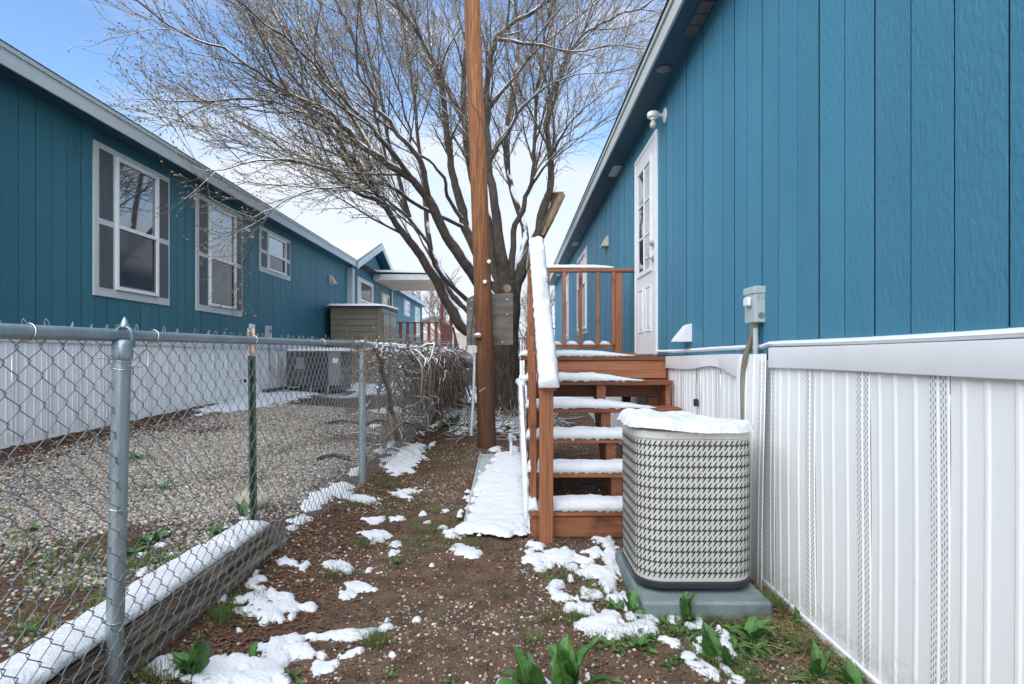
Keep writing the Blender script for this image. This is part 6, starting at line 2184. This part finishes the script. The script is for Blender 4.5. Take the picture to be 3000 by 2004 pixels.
pxpatch(mb, [(2270, 120, 90, 70), (2310, 230, 60, 60), (2310, 330, 60, 90), (2200, 420, 150, 50), (2080, 430, 110, 40), (1810, 540, 80, 46), (1760, 610, 50, 60), (1910, 490, 30, 25), (1870, 680, 110, 40), (2120, 640, 110, 60), (2290, 560, 80, 80),
             (2000, 790, 120, 50), (2200, 940, 160, 80), (2280, 1010, 130, 80), (2350, 850, 100, 80), (2100, 950, 90, 50), (2350, 700, 80, 60), (1900, 790, 50, 40)], C5, SC, 18.0, thick=.04)
D5 = (1750, 1650); SD = 3.354
pxpatch(mb, [(250, 80, 60, 50), (250, 330, 90, 60), (400, 690, 130, 80), (480, 640, 80, 50), (360, 460, 80, 80), (500, 560, 60, 100), (500, 400, 110, 60), (600, 350, 60, 40), (450, 360, 60, 40), (160, 690, 100, 70), (320, 560, 60, 60), (560, 690, 60, 20)], D5, SD, 19.0, thick=.045)
pxpatch(mb, [(760, 480, 110, 60), (860, 460, 70, 40), (730, 560, 70, 50), (980, 540, 45, 70), (900, 625, 70, 25), (1000, 610, 40, 30)], D5, SD, 20.0, thick=.035)
snow_obj(mb, 'thick snow patches on weeds left of the beige condenser pad')
mb = MB()
pxpatch(mb, [(700, 780, 90, 30), (800, 830, 70, 35), (1040, 780, 80, 60), (1000, 860, 60, 50), (1240, 720, 70, 60), (1270, 820, 50, 60), (1170, 810, 70, 40), (900, 930, 90, 50), (1000, 1000, 90, 60), (1090, 1060, 80, 60), (1200, 970, 50, 90), (1300, 1070, 50, 50),
             (1390, 1150, 120, 36), (1330, 910, 30, 20), (1190, 650, 25, 15), (1180, 1140, 30, 14), (1480, 1060, 20, 20)], D5, SD, 21.0, thick=.04)
pxpatch(mb, [(2200, 1160, 50, 30), (2140, 770, 20, 14), (1670, 730, 14, 14)], D5, SD, 22.0)
snow_obj(mb, 'branching snow patch over weeds in front of the equipment pad')
mb = MB()
pxpatch(mb, [(1240, 1500, 60, 50), (1640, 1470, 50, 40), (1700, 1500, 70, 40), (2090, 1450, 35, 50), (1900, 1520, 90, 40), (900, 1520, 30, 14)], C5, SC, 23.0, thick=.04)
snow_obj(mb, 'snow round the big green leaves at the bottom centre')
mb = MB()
K5 = (1000, 950); SK = 3.92
pxpatch(mb, [(1180, 1130, 60, 25), (1080, 1160, 30, 25), (1400, 1210, 70, 40), (1300, 1180, 50, 30), (1450, 1060, 80, 50), (1420, 1000, 60, 30), (1250, 1040, 70, 25), (1350, 1130, 50, 30), (1530, 1120, 40, 40), (1830, 1130, 60, 40), (1890, 1150, 90, 30),
             (1990, 1160, 40, 25), (2000, 1230, 40, 30), (1820, 1215, 40, 12), (1790, 1090, 30, 20), (1960, 1100, 60, 15), (1560, 1040, 40, 20), (1640, 1060, 60, 20), (1900, 1020, 60, 12), (1770, 1435, 60, 26), (1990, 1430, 40, 30)], K5, SK, 24.0)
pxpatch(mb, [(450, 1000, 140, 12), (620, 980, 130, 20), (780, 970, 90, 40), (880, 960, 60, 40), (850, 1090, 120, 16), (560, 1385, 45, 22), (370, 1170, 60, 14), (1430, 600, 90, 26), (1250, 1000, 100, 30), (1560, 640, 50, 20)], K5, SK, 25.0, thick=.03)
snow_obj(mb, 'broken snow round the foot of the utility pole and the tree')
mb = MB()
Y5 = (600, 900); SY = 4.48
pxpatch(mb, [(700, 1230, 330, 70), (1000, 1150, 300, 40), (1250, 1140, 130, 15), (450, 1300, 200, 40), (250, 1340, 180, 22), (60, 1360, 120, 14), (1000, 1060, 110, 18), (450, 1190, 90, 18), (-60, 1420, 40, 10)], Y5, SY, 26.0, thick=.025)
pxpatch(mb, [(1950, 1050, 170, 44), (2150, 1095, 120, 30), (2350, 1100, 120, 24), (2500, 1115, 80, 12)], Y5, SY, 27.0, thick=.025)
snow_obj(mb, 'flat snow sheets on the gravel near the grey heat pump and shed')

# ------------------------------------------------------------------ broad leaved weeds
def leaf_mesh(kind, seed):
    r_ = random.Random(seed)
    nl, nw = 16, 5
    V, Fs, mi = [], [], []
    cv = {'up': (.15, .55), 'arch': (.9, 1.4), 'flat': (.15, .35)}[kind]
    ang0 = {'up': 1.35, 'arch': 1.0, 'flat': .30}[kind]
    bend = r_.uniform(*cv)
    x = y = 0.0
    y = z = 0.0
    pts = []
    for i in range(nl + 1):
        f = i / nl
        a = ang0 - bend * f * f
        if i:
            y += math.cos(a) / nl; z += math.sin(a) / nl
        pts.append((y, z, a))
    for i in range(nl + 1):
        f = i / nl
        w = {'up': .185, 'arch': .165, 'flat': .15}[kind] * (math.sin(math.pi * min(1, f ** .75)) ** .8) * (1.0 if f > .12 else .4) + .008
        w *= 1 + (.10 * math.sin(f * 19 + seed) + .12 * r_.uniform(-1, 1)) * (f > .12)
        if i == nl: w = .002
        y_, z_, a = pts[i]
        tw_ = .18 * math.sin(f * 3 + seed)
        for j in range(nw):
            u = -1 + 2 * j / (nw - 1)
            fold = abs(u) * w * .42 + .02 * math.sin(f * 16 + u * 2 + seed) * abs(u)
            V.append((u * w + tw_ * f * .3, y_ - math.sin(a) * fold, z_ + math.cos(a) * fold))
    for i in range(nl):
        for j in range(nw - 1):
            a = i * nw + j
            Fs.append((a, a + 1, a + nw + 1, a + nw)); mi.append(0)
    k = len(V)
    for i in range(nl + 1):
        f = i / nl
        y_, z_, a = pts[i]
        hw = .012 * (1 - f * .8)
        cx = .18 * math.sin(f * 3 + seed) * f * .3
        for u, h in ((-1, .002), (0, .008), (1, .002)):
            V.append((cx + u * hw, y_ - math.sin(a) * h, z_ + math.cos(a) * h))
    for i in range(nl):
        for j in range(2):
            a = k + i * 3 + j
            Fs.append((a, a + 1, a + 4, a + 3)); mi.append(1)
    me = bpy.data.meshes.new('leaf')
    me.from_pydata(V, [], Fs)
    me.materials.append(M_leaf); me.materials.append(M_rib)
    me.polygons.foreach_set('material_index', mi)
    me.shade_smooth()
    return me
LM = {k: [leaf_mesh(k, s + 5 * i) for s in range(4)] for i, k in enumerate(('up', 'arch', 'flat'))}
WG = 'broad leaved green weeds'
def weed(px, py, n, L_, kinds, label, spread=6.28, a0=0.0, name='dock_plant', lift=0.0, base=None):
    g = base or G(px, py)
    t_ = thing(name, (g.x, g.y, g.z - .004), label, 'weed', WG)
    for i in range(n):
        k = rnd.choice(kinds)
        me = rnd.choice(LM[k])
        o_ = bpy.data.objects.new('leaf', me); C.objects.link(o_); o_.parent = t_
        a = a0 + spread * (i + rnd.uniform(-.3, .3)) / max(1, n)
        s = L_ * rnd.uniform(.65, 1.12)
        o_.rotation_euler = (rnd.uniform(-.15, .15), rnd.uniform(-.2, .2), a)
        o_.scale = (s * rnd.uniform(.85, 1.2), s, s)
        o_.location = (rnd.uniform(-.008, .008), rnd.uniform(-.008, .008), lift)
    return t_
weed(1665, 2060, 12, .235, ('up', 'up', 'arch'), 'largest weed with tall broad leaves at the bottom centre of the path', spread=6.28)
weed(1560, 2055, 6, .20, ('up', 'up', 'arch'), 'tall leaves just left of the largest weed at the bottom centre', spread=3, a0=.2)
weed(2010, 1822, 8, .135, ('up', 'arch'), 'upright weed growing against the front of the equipment pad')
weed(1845, 1800, 6, .13, ('up', 'up', 'arch'), 'leaves poking through snow left of the pad corner')
weed(1800, 1790, 5, .075, ('up', 'arch'), 'smaller weed in the snow left of the pad, farthest from the skirting')
weed(1870, 1900, 8, .085, ('flat', 'arch'), 'dark leaved weed under the front edge of the thick snow')
weed(1790, 1890, 5, .075, ('flat', 'arch'), 'low weed at the left front edge of the thick snow')
weed(1940, 1815, 7, .075, ('arch', 'flat'), 'dark green weed between snow lumps in front of the pad')
weed(2085, 1930, 3, .15, ('up',), 'tall single leaves rising from the middle of the branching snow patch', spread=4)
weed(2130, 1960, 4, .11, ('up', 'arch'), 'leaves at the lower right arm of the branching snow patch', spread=4)
weed(2200, 1880, 10, .15, ('flat', 'arch'), 'wide flat weed on the soil right of the branching snow patch')
weed(2030, 1930, 8, .08, ('flat',), 'flat rosette left of the branching snow patch')
weed(2330, 1830, 2, .085, ('up',), 'single upright leaf against the right skirting', spread=1)
weed(2400, 1985, 8, .13, ('arch', 'up', 'flat'), 'bright green weed in the bottom right corner by the skirting')
weed(2500, 2030, 7, .12, ('arch', 'up'), 'weed touching the skirting at the bottom right edge')
weed(2180, 1990, 6, .07, ('flat',), 'low weed at the bottom edge between snow and skirting')
weed(565, 1990, 8, .16, ('up', 'arch', 'arch'), 'big pale green weed in snow at the bottom left near the fence post')
weed(740, 1945, 3, .085, ('up', 'arch'), 'pointed leaves standing in snow at the bottom left', spread=2.5)
weed(860, 1990, 5, .075, ('flat', 'arch'), 'dark leaves in a hollow of the bottom left snow')
weed(680, 1705, 7, .075, ('up', 'arch', 'flat'), 'weed at the foot of the timber beside lumpy snow')
weed(800, 1770, 5, .05, ('flat', 'arch'), 'small leaves among the lumpy snow patches')
weed(712, 1520, 5, .12, ('up',), 'upright leaves behind the far end of the timber', spread=3)
weed(640, 1572, 8, .10, ('arch', 'flat'), 'weed in the gravel just behind the snowy timber')
weed(450, 1585, 10, .12, ('flat', 'arch'), 'wide weed in the gravel between the fence post and the timber')
weed(390, 1620, 8, .11, ('flat',), 'flat weed in the gravel right of the near fence post')
weed(480, 1438, 5, .11, ('flat', 'arch'), 'small weed in the pale gravel behind the fence')
weed(415, 1435, 4, .10, ('flat',), 'flat leaves in pale gravel just right of the near post')
weed(400, 1345, 8, .11, ('flat', 'arch'), 'weed in the gravel behind the top half of the near post')
weed(450, 1258, 4, .14, ('flat',), 'weed with a bit of snow by the brown litter near the skirting')
weed(100, 1560, 7, .08, ('flat', 'arch'), 'low weed in the gravel at the left edge')
weed(90, 1860, 7, .07, ('flat', 'arch'), 'small weed behind the timber near the bottom left corner')
weed(1335, 1252, 16, .26, ('arch', 'up', 'flat'), 'large dark green weed in snow left of the utility pole')
weed(1300, 1248, 9, .22, ('arch', 'flat'), 'broad green leaves in snow farthest left of the utility pole')
weed(1490, 1262, 7, .16, ('flat', 'arch'), 'weed in snow right of the utility pole')
weed(1135, 1985, 6, .045, ('flat', 'arch'), 'tiny round leaved seedling on bare soil bottom left of centre')
weed(1330, 2010, 5, .055, ('flat', 'arch'), 'tiny weed at the bottom edge left of the largest weed')
weed(1165, 1655, 6, .05, ('flat', 'arch'), 'small weed in the middle of the pebbly path')
# low leafy ground cover made of many small leaves
def low_weeds(spots_, label):
    V, Fs = [], []
    for px, py, sx_, sy_, nb_, ln in spots_:
        for _ in range(nb_):
            c = G(px + rnd.gauss(0, sx_), py + rnd.gauss(0, sy_))
            if c.x > 1.31 or (-1.52 < c.x < -1.30 and c.y < 3.3): continue
            me = rnd.choice(LM[rnd.choice(('flat', 'flat', 'arch'))])
            s = ln * rnd.uniform(.4, 1.3); a = rnd.uniform(0, 6.28)
            ca_, sa_ = math.cos(a), math.sin(a)
            k = len(V)
            for v in me.vertices:
                x, y, z = v.co.x * s, v.co.y * s, v.co.z * s
                V.append((c.x + x * ca_ - y * sa_, c.y + x * sa_ + y * ca_, c.z + z * .8 + .002))
            for p_ in me.polygons:
                if p_.material_index == 0:
                    Fs.append([k + i_ for i_ in p_.vertices])
    o_ = fast_mesh('low_weeds', np.array(V), np.array(Fs), M_leaf2)
    return tag(o_, label, 'weeds', kind='stuff')
M_leaf2 = mat('small_weed_leaves', (0.085, 0.170, 0.035), (0.045, 0.105, 0.022), rough=.55, island=.4, scale=8)
low_weeds([(1830, 1890, 60, 12, 60, .045), (1960, 1850, 60, 14, 80, .04), (2080, 1870, 60, 20, 80, .05), (2200, 1900, 60, 30, 110, .055), (2050, 1940, 60, 16, 80, .045), (2330, 1860, 40, 30, 60, .045),
           (2420, 1980, 60, 14, 60, .05), (1780, 1740, 40, 16, 50, .03), (1650, 1700, 50, 10, 40, .025), (1850, 1620, 14, 20, 30, .03), (2260, 1760, 20, 20, 40, .035)],
          'small green weed leaves and seedlings round the snow patches by the pad and right skirting')
low_weeds([(700, 1670, 20, 16, 70, .04), (690, 1770, 30, 24, 80, .035), (760, 1820, 40, 12, 40, .03), (520, 1970, 40, 16, 60, .04), (480, 1640, 40, 14, 50, .04), (1000, 1690, 30, 8, 30, .025),
           (1200, 1610, 40, 8, 30, .02), (1500, 1830, 30, 6, 30, .015), (150, 1640, 60, 30, 60, .035), (300, 1750, 60, 30, 50, .035), (640, 1560, 20, 10, 30, .05), (1150, 1960, 20, 8, 16, .02), (1090, 1250, 60, 10, 40, .05),
           (1330, 1250, 40, 8, 50, .09), (1490, 1260, 20, 6, 20, .07)],
          'small green weed leaves along the timber, in the gravel and by the pole')
# dead twigs round the tree base
mb = MB()
for i in range(260):
    x, y = rnd.uniform(-.9, .75), rnd.uniform(8.2, 11)
    p = Vector((x, y, gz(x, y) + rnd.random() * .12))
    d = Vector((rnd.uniform(-1, 1), rnd.uniform(-1, 1), rnd.uniform(-.2, .5))).normalized()
    pts = [p]
    for k in range(5):
        d = (d + Vector((rnd.uniform(-1, 1), rnd.uniform(-1, 1), rnd.uniform(-1, .8))) * .4).normalized()
        q_ = pts[-1] + d * rnd.uniform(.05, .14)
        q_.z = max(q_.z, gz(q_.x, q_.y) + .01); pts.append(q_)
    mb.tube(pts, rnd.uniform(.003, .007), 4, cap=False)
o = mb.build('brush', M_vine, None, fix=False, smooth='full')
tag(o, 'tangle of dead twigs on the ground round the tree base', 'brush', kind='stuff')
# black irrigation bits in the yard
for (a, b, nm) in (((960, 1243), (1040, 1243), 'short piece of black drip hose on the gravel left of the second post'), ((1075, 1247), (1120, 1238), 'snow dusted bit of black hose right of the second post'),
                   ((930, 1352), (1010, 1348), 'short black hose end on the gravel below the second post top')):
    p, q_ = G(*a), G(*b)
    t_ = thing('drip_hose', p, nm, 'hose')
    MB().tube(smooth_path([p + Vector((0, 0, .02)), p.lerp(q_, .5) + Vector((0, .05, .045)), q_ + Vector((0, 0, .02))]), .018, 8).build('hose', M_dark, t_, smooth=50)
    MB().lathe(q_ + Vector((0, 0, .02)), (1, 0, 0), [(.026, 0), (.026, .05), (0, .052)], 8).build('end_cap', M_dark, t_)
print('DONE objects', len(bpy.data.objects))
